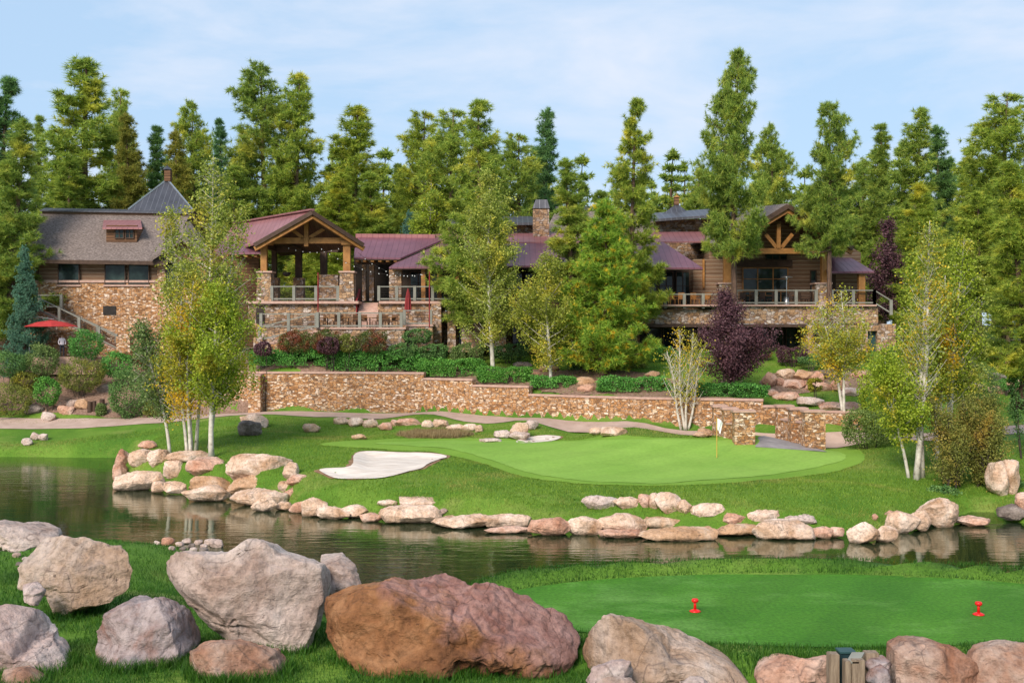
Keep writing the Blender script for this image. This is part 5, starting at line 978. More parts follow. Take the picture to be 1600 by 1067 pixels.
for px, lab in ((1086, 'red tee marker on the left side of the tee box'), (1529, 'red tee marker on the right side of the tee box')):
    p = hit(px, 957 if px < 1200 else 962); p.z += 0.02; k = 0.92; t = thing('tee_marker', lab, 'tee marker', p, 'red tee markers')
    MB().lathe(p, [(.10 * k, 0), (.105 * k, .012), (.07 * k, .03), (.028 * k, .045)], 20).build('base', M['red_paint'], t, smooth=True)
    MB().lathe(p, [(.028 * k, .045), (.024 * k, .12), (.03 * k, .15)], 14).build('stem', M['red_paint'], t, smooth=True)
    MB().lathe(p, [(.03 * k, .15), (.062 * k, .165), (.064 * k, .195), (.05 * k, .215), (.01, .22)], 20).build('head', M['red_paint'], t, smooth=True)
p = hit(1171, 685); t = thing('utility_post', 'grey meter box on a post beside the left bridge parapet', 'utility box', p)
zz = at(0, 656, p.y).z; MB().tube([p, (p.x, p.y, zz)], .03, 6).build('post', M['rail'], t); a, b = at(1167.5, 672, p.y - .1), at(1175, 656, p.y - .1); MB().box((a.x, a.y, a.z), (b.x, a.y + .16, b.z)).build('box', M['steel'], t, bevel=.01)
p = at(1340, 1068, 15.0); 
for i, (x0, y0, x1, lab) in enumerate([(1296, 1022, 1312, 'grey brown wooden post left of the dark green box'), (1321, 1033, 1337, 'left wooden post of the front pair by the dark green box'), (1331, 1031, 1352, 'right wooden post of the front pair by the dark green box'), (1353, 1020, 1374, 'short wooden post behind the grey cobbles')]):
    d = 15.1 - 0.12 * (i in (1,)) - 0.1 * (i == 2) + .25 * (i == 3); a, b = at(x0, 1085, d), at(x1, y0, d); g0 = gz1(a.x, d) - .1
    x1b = b.x - (0.03 if i == 1 else 0); g = MB().box((a.x, d, g0), (x1b if i != 1 else at(1330, 0, d).x, d + .16, b.z)).build('wooden_post', M['post_wood'] if 'post_wood' in M else simple('grey_post_wood', [(.3, (.16, .11, .075)), (.7, (.32, .24, .17))], 4, .85, .7, .02, 16, stretch=(6, 6, .6)), None, (a.x, d, g0), bevel=.008); tag(g, lab, 'post', 'short wooden posts')
d = 15.3; a, b = at(1313, 1085, d), at(1340, 1018, d); t = thing('utility_box', 'dark green box with a grey lid between the wooden posts', 'utility box', (a.x, d, a.z))
MB().box((a.x, d, a.z), (b.x - .02, d + .22, b.z - .03)).build('body', simple('dark_green_plastic', [(.3, (.012, .03, .035)), (.7, (.02, .045, .05))], 4, .4, .1), t, bevel=.01); MB().box((a.x - .01, d - .012, b.z - .028), (b.x - .01, d + .23, b.z)).build('lid', M['teal'], t, bevel=.008)
m = MB(); q0 = at(1322, 1036, 15.0); m.hexa([q0, q0 + Vector((.17, 0, 0)), q0 + Vector((.32, .25, .06)), q0 + Vector((.15, .25, .06)), q0 + Vector((0, 0, .02)), q0 + Vector((.17, 0, .02)), q0 + Vector((.32, .25, .08)), q0 + Vector((.15, .25, .08))]).build('flap', M['rail'], t)
# ------------------------------------------------------------ vegetation
def unit(a): return a / (np.linalg.norm(a, axis=1)[:, None] + 1e-9)
def needles(Cn, D, K, ln, wd_, r, bias=0.6):
    n = len(Cn); C_ = np.repeat(Cn, K, 0); Dd = np.repeat(D, K, 0)
    d = unit(Dd * bias + r.normal(size=(n * K, 3)) * 0.62); l = ln * r.uniform(0.65, 1.15, (n * K, 1))
    s = unit(np.cross(d, r.normal(size=(n * K, 3)))) * wd_ / 2
    V = np.stack([C_ - s, C_ + s, C_ + d * l], 1).reshape(-1, 3); return V, np.arange(len(V)).reshape(-1, 3)
def leaves(Cn, size, r, flat=0.0, asp=0.75):
    n = len(Cn); a = unit(r.normal(size=(n, 3)) * np.array([1, 1, 1 - flat])); b = unit(np.cross(a, r.normal(size=(n, 3)))); s = size * r.uniform(0.7, 1.25, (n, 1)) / 2
    V = np.stack([Cn + a * s, Cn + b * s * asp, Cn - a * s, Cn - b * s * asp], 1).reshape(-1, 3); return V, np.arange(len(V)).reshape(-1, 4)
def make_pine(seed, H=22.0, R=3.3, base=0.18, whorls=34, K=22, taper=0.75, droop=0.15, tuft=0.42, bare=0.0, dens=1.0, lenv=0.46, trunk_r=0.30, wdt=0.05, jag=0.34):
    r = np.random.default_rng(seed); mb = MB(); tc_, td_ = [], []
    lean = r.normal(size=2) * 0.25
    ax = lambda t: np.array([lean[0] * t * t + 0.12 * math.sin(t * 7 + seed), lean[1] * t * t + 0.1 * math.sin(t * 6 + seed * 2), H * t])
    mb.tube([ax(t) for t in np.linspace(0, 1, 16)], [trunk_r * (1 - t) ** 0.8 * (1.35 if t == 0 else 1) + 0.02 for t in np.linspace(0, 1, 16)], 9)
    side = r.uniform(0, 6.28)
    for w_i in range(whorls):
        t = base + (1 - base) * ((w_i + r.uniform(-.35, .35)) / whorls); t = min(max(t, base * .9), 0.985); u = (t - base) / (1 - base)
        prof = (1 - max(u, 0)) ** (taper * 1.0) * (0.75 + 0.25 * sstep(u / 0.2)) + 0.035
        nb = r.integers(3, 6)
        for k in range(nb):
            if r.random() < bare * (1 - u): continue
            az = r.uniform(0, 6.28); Lb = R * prof * r.uniform(1 - jag, 1.12) * (1 + 0.18 * math.cos(az - side + u * 5))
            p = ax(t); up0 = 0.10 + 0.55 * u - droop; pts = []; m = 6
            for j in range(m + 1):
                s = j / m; x = Lb * s; z = x * up0 + 0.22 * Lb * (s ** 2.2) * (1 - u * .3) - droop * Lb * math.sin(s * 3.0) * .5
                wob = 0.08 * Lb * math.sin(s * 4 + seed + k)
                pts.append(p + np.array([math.cos(az) * x - math.sin(az) * wob, math.sin(az) * x + math.cos(az) * wob, z]))
            mb.tube(pts[:m + 1:2], [0.075 * (1 - u * .6) * (Lb / R + .2), .045 * (1 - u * .5), .03, .012][:len(pts[:m + 1:2])], 4, cap=False)
            nt_ = max(8, int((Lb * 12 + 4) * dens)); P = np.array(pts); s = r.uniform(0.16, 1.0, nt_) ** 0.75; i0 = np.minimum((s * m).astype(int), m - 1); f = (s * m - i0)[:, None]
            c = P[i0] * (1 - f) + P[i0 + 1] * f; lat = r.normal(size=(nt_, 3)) * np.array([.36, .36, .20]) * (0.42 + Lb * 0.34 * (1.15 - s))[:, None]
            c = c + lat; dd = np.array([math.cos(az), math.sin(az), 0.55]) + lat * 0.9; tc_.append(c); td_.append(dd)
    tc_.append(ax(0.99)[None] + r.normal(size=(8, 3)) * .12); td_.append(np.tile([0, 0, 1.0], (8, 1)))
    V, Fn = needles(np.concatenate(tc_), unit(np.concatenate(td_)), K, lenv, wdt, r)
    return mb, V, Fn
def mb_mesh(name, mb, mat):
    me = bpy.data.meshes.new(name); me.from_pydata([tuple(p) for p in mb.v], [], mb.f); me.polygons.foreach_set('use_smooth', [True] * len(me.polygons)); me.materials.append(mat); me.update(); return me
PV = {}
def pine_kind(k, mat='pine', bark='bark', **kw):
    mb, V, Fn = make_pine(**kw); PV[k] = (mb_mesh('trunk', mb, M[bark]), np_mesh('crown', V, Fn, M[mat]), kw.get('H', 22.0), float(np.percentile(np.abs(V[:, 0]), 98.5)), V, Fn)
pine_kind('a', seed=1, base=0.16, whorls=36)
pine_kind('b', seed=2, base=0.22, whorls=30, R=3.6, taper=0.55, bare=0.2)
pine_kind('c', seed=3, base=0.12, whorls=40, R=3.1, taper=0.85)
pine_kind('d', seed=4, base=0.34, whorls=28, R=3.6, taper=0.55, bare=0.15, jag=.6)
pine_kind('t', seed=5, base=0.37, whorls=32, R=3.6, taper=0.66, bare=0.12, dens=1.15)
pine_kind('e', seed=6, base=0.10, whorls=42, R=2.9, taper=0.95, droop=.2)
pine_kind('s', seed=7, mat='spruce', base=0.02, whorls=44, R=2.9, H=12, taper=1.0, droop=0.28, lenv=0.16, K=22, jag=.25, trunk_r=.15, dens=2.2, wdt=.05)
pine_kind('o', seed=8, mat='pine_orange', base=0.07, whorls=30, R=3.3, H=12, taper=0.72, K=22, jag=.4, trunk_r=.17, dens=1.3, lenv=.34, wdt=.05)
pine_kind('g', seed=14, base=0.44, whorls=26, R=3.6, taper=0.6, bare=0.15)
pine_kind('f', seed=9, base=0.1, whorls=16, R=3.0, taper=0.8, K=9, lenv=.7, wdt=.17, dens=.6)
pine_kind('f2', seed=10, base=0.12, whorls=15, R=3.2, taper=0.6, K=9, lenv=.7, wdt=.17, dens=.6)
def mat_copy(k, mat):
    key = (k, mat)
    if key not in PV: me = PV[k][1].copy(); me.materials.clear(); me.materials.append(M[mat]); PV[key] = me
    return PV[key]
def put_pine(px, ty, d, wpx, k, label, mat=None, name='pine_tree', by=None, group=None, cat='pine tree'):
    x = (px - 800) / F * d; z = gz1(x, d) - 0.15 if by is None else at(0, by, d).z
    H, R = PV[k][2], PV[k][3]; h = CH - (ty - HY) / F * d - z; sxy = wpx * (1.36 if d > 90 else 1.05) / F * d / (2 * R); sz = h / H
    t = thing(name, label, cat, (x, d, z), group or ('pines around the clubhouse' if name == 'pine_tree' else None)); t.scale = (sxy, sxy, sz); t.rotation_euler.z = random.uniform(0, 6.28)
    link('trunk', PV[k][0], t); link('crown', mat_copy(k, mat) if mat else PV[k][1], t); return t
PL = [  # px, top row, distance, crown width px, kind, material, label
 (2, 120, 97, 100, 'a', 'pine_blue', 'dark pine cut by the left edge beside the log wing'), (18, 185, 92, 84, 'c', None, 'dense pine at the left edge just right of the cut one'),
 (134, 88, 112, 132, 'a', None, 'tall broad pine behind the left end of the shingle roof'), (60, 182, 118, 44, 'e', None, 'slim pointed pine in the gap left of the tall broad one'),
 (186, 140, 125, 62, 'b', None, 'pine half hidden right behind the tall broad left one'), (207, 180, 110, 58, 'c', 'pine_gold', 'yellow green pine behind the shingle roof'),
 (246, 198, 118, 56, 'e', 'pine_blue', 'dark green pine directly behind the turret'), (303, 160, 124, 66, 'b', None, 'pine behind and right of the turret'),
 (287, 205, 106, 60, 'c', 'pine_gold', 'yellowish pine between turret and aspen clump'), (348, 188, 122, 46, 'e', 'pine_blue', 'narrow dark pine left of the tall pair behind the pavilion'),
 (412, 100, 112, 104, 'b', None, 'left one of the tall pair behind the pavilion'), (465, 112, 110, 92, 'a', None, 'right one of the tall pair behind the pavilion'),
 (556, 163, 112, 108, 'a', None, 'bushy pine behind the right end of the pavilion roof'), (515, 270, 103, 80, 'c', None, 'low pine right behind the pavilion ridge'), (620, 258, 118, 42, 'e', None, 'small pine above the connecting red roof'),
 (664, 175, 110, 84, 'b', None, 'pine left of the broad crown behind the chimney'), (706, 172, 99, 96, 'b', None, 'left trunk of the broad dark crown left of the chimney'),
 (748, 158, 83.2, 122, 'a', None, 'highest point of the broad crown left of the chimney'), (812, 210, 106, 84, 'b', None, 'right shoulder of the broad crown left of the chimney'), (848, 168, 112, 62, 'c', 'pine_blue', 'pointed dark pine just above the chimney'),
 (893, 250, 83.5, 92, 'c', None, 'young pine in front of the upper hall roof'), (988, 155, 83.2, 102, 'a', None, 'tall full pine behind the orange tinged one'),
 (1090, 275, 116, 60, 'b', None, 'low pine left of the tallest pine'), (1208, 196, 112, 62, 'b', None, 'pine right behind the tallest pine'),
 (1378, 197, 114, 62, 'e', None, 'pointed pine right of the gable pine'), (1432, 168, 108, 84, 'a', None, 'tall pine behind the right birches'),
 (1472, 198, 118, 60, 'c', 'pine_blue', 'dark pine between the two tall right hand pines'), (1572, 147, 98, 116, 'b', None, 'tall pine near the right edge of the frame'),
 (1512, 236, 112, 64, 'e', None, 'lower pine left of the one near the right edge'), (1335, 250, 118, 66, 'c', None, 'low pine between gable pine and pointed one'),
 (1445, 282, 88, 96, 'c', None, 'fresh green pine just behind the right birch stems'), (1530, 300, 92, 80, 'd', None, 'thin crowned pine behind the yellow birch leaves'),
 (640, 330, 101, 48, 's', 'spruce', 'blue green spruce above the connecting red roof'), (40, 385, 88.6, 60, 's', 'spruce', 'young blue green spruce beside the left stair'),
 (100, 250, 108, 80, 'c', None, 'lower pine behind the left end of the ridge'), (365, 260, 108, 80, 'a', None, 'mid height pine behind the red roof left of the gable'), (590, 270, 106, 70, 'c', None, 'mid height pine right of the pavilion gable'),
 (1400, 330, 100, 70, 'a', None, 'mid height pine right of the porch roof'), (940, 300, 104, 70, 'c', None, 'mid height pine behind the upper hall ridge'),
]
for px, ty, d, wpx, k, mt, lab in PL:
    if k == 's': put_pine(px, ty, d, wpx, k, lab, None, 'spruce_tree', cat='spruce tree', group='young spruces')
    else: put_pine(px, ty, d, wpx, k, lab, mt)
put_pine(1146, 80, 80.5, 106, 't', 'tallest pine, thick bare trunk in front of the right gable'); put_pine(1298, 163, 81, 92, 'g', 'tall pine with bare trunk before the right end of the gable')
put_pine(945, 312, 76.5, 128, 'o', 'stout young pine with orange tinged needles behind the stone wall')
put_pine(1600, 250, 60, 120, 'c', 'nearest pine, dark bough reaching in at the right edge', by=640)
put_pine(1440, 372, 106, 96, 'c', 'mid height pine seen low between the right birch stems')
put_pine(1576, 380, 88, 60, 'd', 'pine with tall bare trunk on the right lawn')
# far forest as one mass
VV, FF, n0 = [], [], 0; TV, TF, t0 = [], [], 0
for i in range(150):
    d = random.uniform(116, 215); x = random.uniform(-0.56, 0.56) * d; k = random.choice(['f', 'f2']); V, Fn = PV[k][4], PV[k][5]; z = gz1(x, d); h = CH - (random.uniform(225, 345) - HY) / F * d - z; s = h / 22; a = random.uniform(0, 6.28)
    sx = s * random.uniform(1.0, 1.4); R_ = np.array([[math.cos(a), -math.sin(a), 0], [math.sin(a), math.cos(a), 0], [0, 0, 1]])
    VV.append((V * np.array([sx, sx, s])) @ R_.T + np.array([x, d, z])); FF.append(Fn + n0); n0 += len(V)
    tm = PV[k][0]; co = np.empty(len(tm.vertices) * 3); tm.vertices.foreach_get('co', co); co = co.reshape(-1, 3)[:144] * np.array([sx, sx, s]) @ R_.T + np.array([x, d, z])
    q = np.array([(j * 9 + m, j * 9 + (m + 1) % 9, (j + 1) * 9 + (m + 1) % 9, (j + 1) * 9 + m) for j in range(15) for m in range(9)]); TV.append(co); TF.append(q + t0); t0 += len(co)
f_ = thing('far_forest', 'dense far pine forest filling the gaps behind the clubhouse', 'forest', (0, 160, 8)); f_['kind'] = 'stuff'
f1 = link('foliage', np_mesh('foliage', np.concatenate(VV) - np.array([0, 160, 8]), np.concatenate(FF), M['pine']), f_); f2 = link('trunks', np_mesh('trunks', np.concatenate(TV) - np.array([0, 160, 8]), np.concatenate(TF), M['bark']), f_)
f1['kind'] = f2['kind'] = 'stuff'

def leafy_tree(stems, name, label, cat, leaf, base, mat_b='aspen', nleaf=9000, size=0.13, seed=1, sig=0.22, trunk_r=0.09, group=None, extra=None, up=0.75, bstart=0.2, ax_dens=1.0, shape=0.55):
    """stems: list of (dx, dy, height, radius, lean_x, leaf share); every stem gets twigs carrying leaf clusters."""
    r = np.random.default_rng(seed); t = thing(name, label, cat, base, group); mb = MB(); allc = []
    for si, (dx, dy, H, R, lx, share) in enumerate(stems):
        ph = r.uniform(0, 6); axp = lambda q: np.array([dx + lx * q + 0.12 * math.sin(q * 5 + ph), dy + 0.1 * math.sin(q * 4 + ph), H * q])
        T = np.linspace(0, 1, 14); tr = trunk_r * (0.75 + 0.25 * min(1, H / 8)); mb.tube([axp(q) for q in T], [tr * (1 - q) ** 0.7 * (1.25 if q == 0 else 1) + .012 for q in T], 7)
        cl_, wt = [], []; nb = int(H * 5.5)
        for b in range(nb):
            q = bstart + (0.98 - bstart) * (b + r.random()) / nb; u = (q - bstart) / (1 - bstart); prof = (math.sin(math.pi * min(1, u * 0.80 + 0.16)) ** shape) * (1 - u ** 3 * .6) * (1.12 - .5 * u); Lb = R * prof * r.uniform(.55, 1.15); az = r.uniform(0, 6.28); p = axp(q)
            dr = np.array([math.cos(az), math.sin(az), 0]); pts = [p + dr * Lb * s + np.array([0, 0, Lb * up * (s ** 1.25)]) + r.normal(size=3) * 0.03 * Lb * s for s in (0, .35, .7, 1)]
            mb.tube(pts, [tr * .34 * (1 - u * .6) + .006, .02 * (1.2 - u * .5), .013, .006], 4, cap=False)
            for s in np.linspace(.22, 1.05, max(3, int(Lb * 5))):
                i = min(int(s * 3), 2); f = s * 3 - i; cl_.append(pts[i] * (1 - f) + pts[i + 1] * f); wt.append(1.0)
                if r.random() < .5: o_ = pts[i] * (1 - f) + pts[i + 1] * f; o2 = o_ + r.normal(size=3) * .28 * np.array([1, 1, .8]); mb.tube([o_, o2], [.008, .004], 3, cap=False); cl_.append(o2); wt.append(1.0)
        cl_ = np.array(cl_); keep = r.random(len(cl_)) < np.clip(0.75 + 0.8 * vnoise(cl_ * 0.8 + seed * 5, seed), .15, 1); cl_ = cl_[keep]; n = int(nleaf * share)
        if n > 0 and len(cl_): allc.append(cl_[r.integers(0, len(cl_), n)] + r.normal(size=(n, 3)) * sig)
    t_o = link('trunk', mb_mesh('trunk', mb, M[mat_b]), t)
    if allc:
        Cc = np.concatenate(allc); ms = leaf if isinstance(leaf, (list, tuple)) else [leaf]
        V, Fn = leaves(Cc, size, r); me = np_mesh('crown', V, Fn, M[ms[0]])
        if len(ms) > 1:
            me.materials.append(M[ms[1]]); nn = extra(Cc, r).astype(np.int32); me.polygons.foreach_set('material_index', nn); me.update()
        link('crown', me, t)
    return t
B = lambda px, py, d=None: (hit(px, py) if d is None else at(px, py, d)) - Vector((0, 0, .08))
# aspen clump on the rocky point
def H_(base, ty): return at(0, ty, base.y).z - base.z
b = B(292, 712); sc_ = b.y / F
leafy_tree([(0, 0, H_(b, 238), 66 * sc_, 24 * sc_, .42), (-.35, .3, H_(b, 320), 56 * sc_, -38 * sc_, .26), (.3, .4, H_(b, 318), 60 * sc_, 58 * sc_, .32)], 'aspen_tree', 'tall green aspen clump on the rocky point, behind the yellow one', 'aspen tree', 'leaf_g', b + Vector((.3, 1.2, 0)), nleaf=26000, size=.14, seed=21, bstart=.2, group='pondside aspens')
leafy_tree([(0, 0, H_(b, 452), 40 * sc_, -8 * sc_, .6), (.25, -.2, H_(b, 440), 36 * sc_, 4 * sc_, .4)], 'aspen_tree', 'yellow leaved aspen with twin white stems on the rocky point', 'aspen tree', ['leaf_y', 'leaf_g'], b + Vector((0, -.3, 0)), nleaf=10000, size=.12, seed=22, bstart=.22, extra=lambda c, r: (r.random(len(c)) < .2), group='pondside aspens')
leafy_tree([(0, 0, H_(b, 505), 48 * sc_, -40 * sc_, 1)], 'aspen_tree', 'leaning sage green aspen at the left of the rocky point', 'aspen tree', 'leaf_s', b + Vector((-1.2, .8, 0)), nleaf=6000, size=.13, seed=29, bstart=.25, group='pondside aspens')
b = B(334, 714); leafy_tree([(0, 0, H_(b, 448), 68 * sc_, -2 * sc_, 1)], 'aspen_tree', 'round bright green young aspen with short trunk on the rocky point', 'aspen tree', 'leaf_b', b, nleaf=18000, size=.13, seed=23, bstart=.27, trunk_r=.14, shape=.5, group='pondside aspens')
# centre aspens behind the wall
b = at(768, 572, 78.5); b.z = gz1(b.x, 78.5) - .1; s2 = 78.5 / F
leafy_tree([(0, 0, H_(b, 270), 62 * s2, -4 * s2, 1)], 'aspen_tree', 'tall slim green aspen behind the wall in the centre', 'aspen tree', 'leaf_g', b, nleaf=27000, size=.14, seed=24, bstart=.15, trunk_r=.15, shape=.62, group='centre aspens')
b = at(858, 606, 75.6); b.z = gz1(b.x, 75.6) - .1
leafy_tree([(0, 0, H_(b, 396), 54 * s2, -4 * s2, 1)], 'aspen_tree', 'smaller green aspen between the tall aspen and the orange tinged pine', 'aspen tree', 'leaf_g', b, nleaf=15000, size=.13, seed=25, bstart=.14, trunk_r=.11, group='centre aspens')
b = B(1070, 672); s3 = b.y / F
leafy_tree([(0, 0, H_(b, 515), 22 * s3, -12 * s3, .3), (.1, 0, H_(b, 520), 22 * s3, 8 * s3, .35), (-.1, .1, H_(b, 550), 24 * s3, -26 * s3, .1), (.15, .1, H_(b, 545), 22 * s3, 26 * s3, .25)], 'birch_tree', 'almost bare pale multi stemmed birch in front of the wall', 'birch tree', 'leaf_y', b, nleaf=2600, size=.1, seed=26, bstart=.25, trunk_r=.08, up=1.6)
b = B(1322, 664); s3 = b.y / F
leafy_tree([(0, 0, H_(b, 455), 48 * s3, -8 * s3, .55), (0, .1, H_(b, 475), 46 * s3, -38 * s3, .45)], 'birch_tree', 'slender yellow leaved birch in front of the rock garden', 'birch tree', ['leaf_y', 'leaf_g'], b, nleaf=10000, size=.12, seed=27, bstart=.35, trunk_r=.09, extra=lambda c, r: (r.random(len(c)) < .35))
b = at(1132, 612, 72.5); b.z = gz1(b.x, 72.5) - .1; s3 = 72.5 / F
leafy_tree([(0, 0, H_(b, 455), 34 * s3, 2 * s3, .4), (.1, 0, H_(b, 520), 66 * s3, 16 * s3, .5)], 'plum_tree', 'purple leaved plum tree behind the wall near the bridge', 'plum tree', 'plum', b, 'bark_d', nleaf=30000, size=.12, seed=28, bstart=.16, trunk_r=.11, shape=.8)
b = at(1385, 470, 98); b.z = gz1(b.x, 98); leafy_tree([(0, 0, H_(b, 345), 30 * 98 / F, 0, 1)], 'plum_tree', 'dark purple leaved tree behind the porch roof', 'plum tree', 'plum', b, 'bark_d', nleaf=7000, size=.18, seed=38)
b = at(672, 470, 98); b.z = gz1(b.x, 98); leafy_tree([(0, 0, H_(b, 262), 34 * 98 / F, 0, 1)], 'aspen_tree', 'pale yellow green aspen behind the red roof', 'aspen tree', 'leaf_b', b, nleaf=9000, size=.2, seed=39, group='distant aspens')
# right birch clump
b = B(1434, 748); s4 = b.y / F
leafy_tree([(0, 0, H_(b, 345), 38 * s4, 22 * s4, .6), (.25, .3, H_(b, 400), 34 * s4, 8 * s4, .4)], 'birch_tree', 'tall white double stemmed birch, leftmost of the right clump', 'birch tree', ['leaf_g', 'leaf_y'], b, nleaf=6000, size=.12, seed=31, extra=lambda c, r: (r.random(len(c)) < .3), bstart=.3, trunk_r=.14, up=1.2, group='right birch clump')
leafy_tree([(0, 0, H_(b, 555), 46 * s4, -36 * s4, 1)], 'birch_tree', 'low birch with bright yellow green leaves at the left of the right clump', 'birch tree', 'leaf_b', b + Vector((-.5, 0, 0)), nleaf=9000, size=.12, seed=32, bstart=.32, trunk_r=.08, group='right birch clump')
for dx, ty, R, lx, lf, n, sd, lab in [(34, 400, 36, 2, 'leaf_b', 8000, 33, 'green birch second from left in the right clump'), (74, 455, 26, 12, 'leaf_y', 5500, 34, 'birch with orange yellow leaves in the middle of the right clump'),
                                   (100, 370, 36, 24, 'leaf_b', 6500, 35, 'tall thin stemmed birch right of the orange yellow one'), (128, 390, 40, 8, 'leaf_g', 9000, 36, 'rightmost green birch of the right clump')]:
    p = Vector((b.x + dx * s4, b.y + 2.2 + dx * .02, 0)); p.z = gz1(p.x, p.y) - .1; leafy_tree([(0, 0, H_(p, ty), R * 1.05 * s4, lx * s4, 1), (.2, .3, H_(p, ty + 60), R * .7 * s4, -lx * .4 * s4, 0.0)], 'birch_tree', lab, 'birch tree', lf, p, nleaf=n, size=.12, seed=sd, bstart=.25, trunk_r=.09, up=1.1, group='right birch clump')

def bush(x0, y0, x1, y1, d, mat, label, n=None, size=.10, seed=0, name='shrub', cat='shrub', group=None, dr=0.8, stems=True, sq=2.2, z=None):
    """leafy mass filling a real volume whose front silhouette spans the given photo box when seen at distance d"""
    r = np.random.default_rng(seed + int(x0 * 7 + y0)); c = (x0 + x1) / 2; a = Vector(((c - 800) / F * d, d, 0)); a.z = gz1(a.x, a.y) - .05 if z is None else z
    ztop = at(0, y0, d).z; zb = min(at(0, y1, d).z, ztop - .3); hw = (x1 - x0) / 2 / F * d; hh = (ztop - zb) / 2; hd = max(min(hw, hh * 1.3) * dr, .25)
    if n is None: n = int(1500 * (hw * hh + .2 * hd) ** 0.9) + 500
    n = int(min(n * (4 if cat == 'hedge' else 1.8), 45000)); N0 = n * 2
    th = unit(r.normal(size=(N0, 3))); P = th / (np.abs(th) ** sq).sum(1)[:, None] ** (1 / sq)
    S = P * np.array([hw, hd, hh]); lob = 1 + 0.26 * fbm(S * 1.4 + seed, 3, seed) ; rad = r.uniform(.45, 1.0, N0) ** .4
    hole = vnoise(S * 2.6 + 40, seed) > -.45; P = (S * (rad * lob)[:, None])[hole][:n] + r.normal(size=(min(n, hole.sum()), 3)) * .03
    P[:, 2] += (zb - a.z) + hh; P = P[P[:, 2] > 0.0]
    t = thing(name, label, cat, a, group); V, Fn = leaves(P, size, r); link('foliage', np_mesh('foliage', V, Fn, M[mat]), t)
    if stems:
        mb = MB()
        for k in range(max(4, int(hw * 5))):
            e = Vector((r.uniform(-.8, .8) * hw, r.uniform(-.6, .6) * hd, (zb - a.z) + hh * r.uniform(1.0, 1.75))); s = Vector((e.x * .3 + r.normal() * .1, e.y * .3, 0)); mb.tube([s, s.lerp(e, .5) + Vector((0, 0, .05)), e], [.03, .018, .006], 4, cap=False)
        link('stem', mb_mesh('stem', mb, M['bark_d']), t)
    return t
SG = 'left slope shrubs'
for x0, y0, x1, y1, d, mt, lab in [
 (-15, 548, 42, 590, 86, 'bush_d', 'dark green shrub at the left edge, level with the patio'), (42, 536, 92, 588, 86.6, 'leaf_s', 'sage green shrub below the red parasol'), (108, 514, 162, 562, 87.5, 'bush_g', 'green shrub to the right of the red parasol'),
 (90, 560, 166, 612, 85.5, 'bush_o', 'yellow green shrub in the middle of the left slope'), (54, 586, 94, 634, 83.8, 'bush_g', 'bright green upright shrub above the slope boulders'), (-20, 600, 52, 662, 83.6, 'bush_o', 'olive shrub at the left edge above the path'),
 (18, 578, 60, 612, 86, 'bush_o', 'small yellow green shrub behind the olive one'), (170, 578, 234, 656, 82.3, 'bush_d', 'big dark green shrub beside the path'), (160, 548, 208, 592, 86.5, 'bush_g', 'green shrub above the big dark one'),
 (206, 542, 244, 576, 88, 'bush_r', 'reddish shrub under the left stair pier'), (228, 560, 290, 640, 83.5, 'leaf_s', 'pale sage shrub behind the aspens'), (225, 625, 262, 655, 82, 'bush_o', 'low olive shrub at the path behind the aspens'),
 (150, 628, 166, 652, 83, 'leaf_s', 'tiny sage shrub beside the rusty bollards'), (75, 655, 95, 662, 83, 'leaf_s', 'tiny grey green plant by the white rock')]:
    bush(x0, y0, x1, y1, d, mt, lab, group=SG, seed=3)
CG = 'shrubs below the terrace'
for x0, y0, x1, y1, d, mt, lab in [
 (432, 516, 488, 550, 80.8, 'bush_r', 'green and red shrub left of the terrace wall'), (486, 514, 532, 550, 80.6, 'bush_r', 'reddish shrub right in front of the left terrace wall end'), (553, 515, 606, 550, 80.6, 'bush_r', 'red leaved shrub in the middle of the terrace wall'), (528, 522, 556, 550, 80.4, 'bush_o', 'olive shrub between the reddish ones'),
 (398, 534, 424, 556, 80, 'plum', 'round purple barberry by the centre stair pier'), (497, 527, 530, 553, 79.9, 'plum', 'round purple barberry in front of the reddish shrubs'), (630, 514, 676, 536, 81.6, 'bush_d', 'dark shrub under the right end of the terrace'),
 (605, 536, 654, 562, 80.9, 'bush_d', 'left dark clipped shrub of the pair left of the centre aspen'), (652, 538, 702, 562, 80.9, 'bush_d', 'right dark clipped shrub of the pair left of the centre aspen'), (700, 536, 760, 568, 80.9, 'leaf_s', 'loose sage shrub left of the centre aspen stem'),
 (760, 538, 832, 562, 82, 'bush_d', 'dark clipped shrub behind the centre aspen stem')]:
    bush(x0, y0, x1, y1, d, mt, lab, group=CG, seed=5)
HG = 'green hedges behind the wall'
for x0, y0, x1, y1, d, mt, lab in [
 (392, 546, 520, 588, 81.4, 'bush_g', 'leafy hedge along the wall top, left section'), (510, 548, 665, 588, 81.2, 'bush_g', 'leafy hedge along the wall top, section above the highest wall step'), (655, 560, 760, 596, 79.8, 'bush_g', 'leafy hedge above the second wall step'),
 (745, 572, 832, 606, 77.8, 'bush_g', 'leafy hedge above the third wall step'), (828, 586, 902, 616, 75.8, 'bush_g', 'leafy hedge at the foot of the smaller aspen'), (935, 588, 1048, 618, 73.6, 'bush_g', 'clipped bright green hedge under the orange tinged pine'), (1044, 598, 1196, 622, 71.8, 'bush_g', 'low hedge along the wall at the purple plum')]:
    bush(x0, y0, x1, y1, d, mt, lab, group=HG, seed=6, sq=3.6, name='hedge', cat='hedge')
RG = 'shrubs by the right lodge'
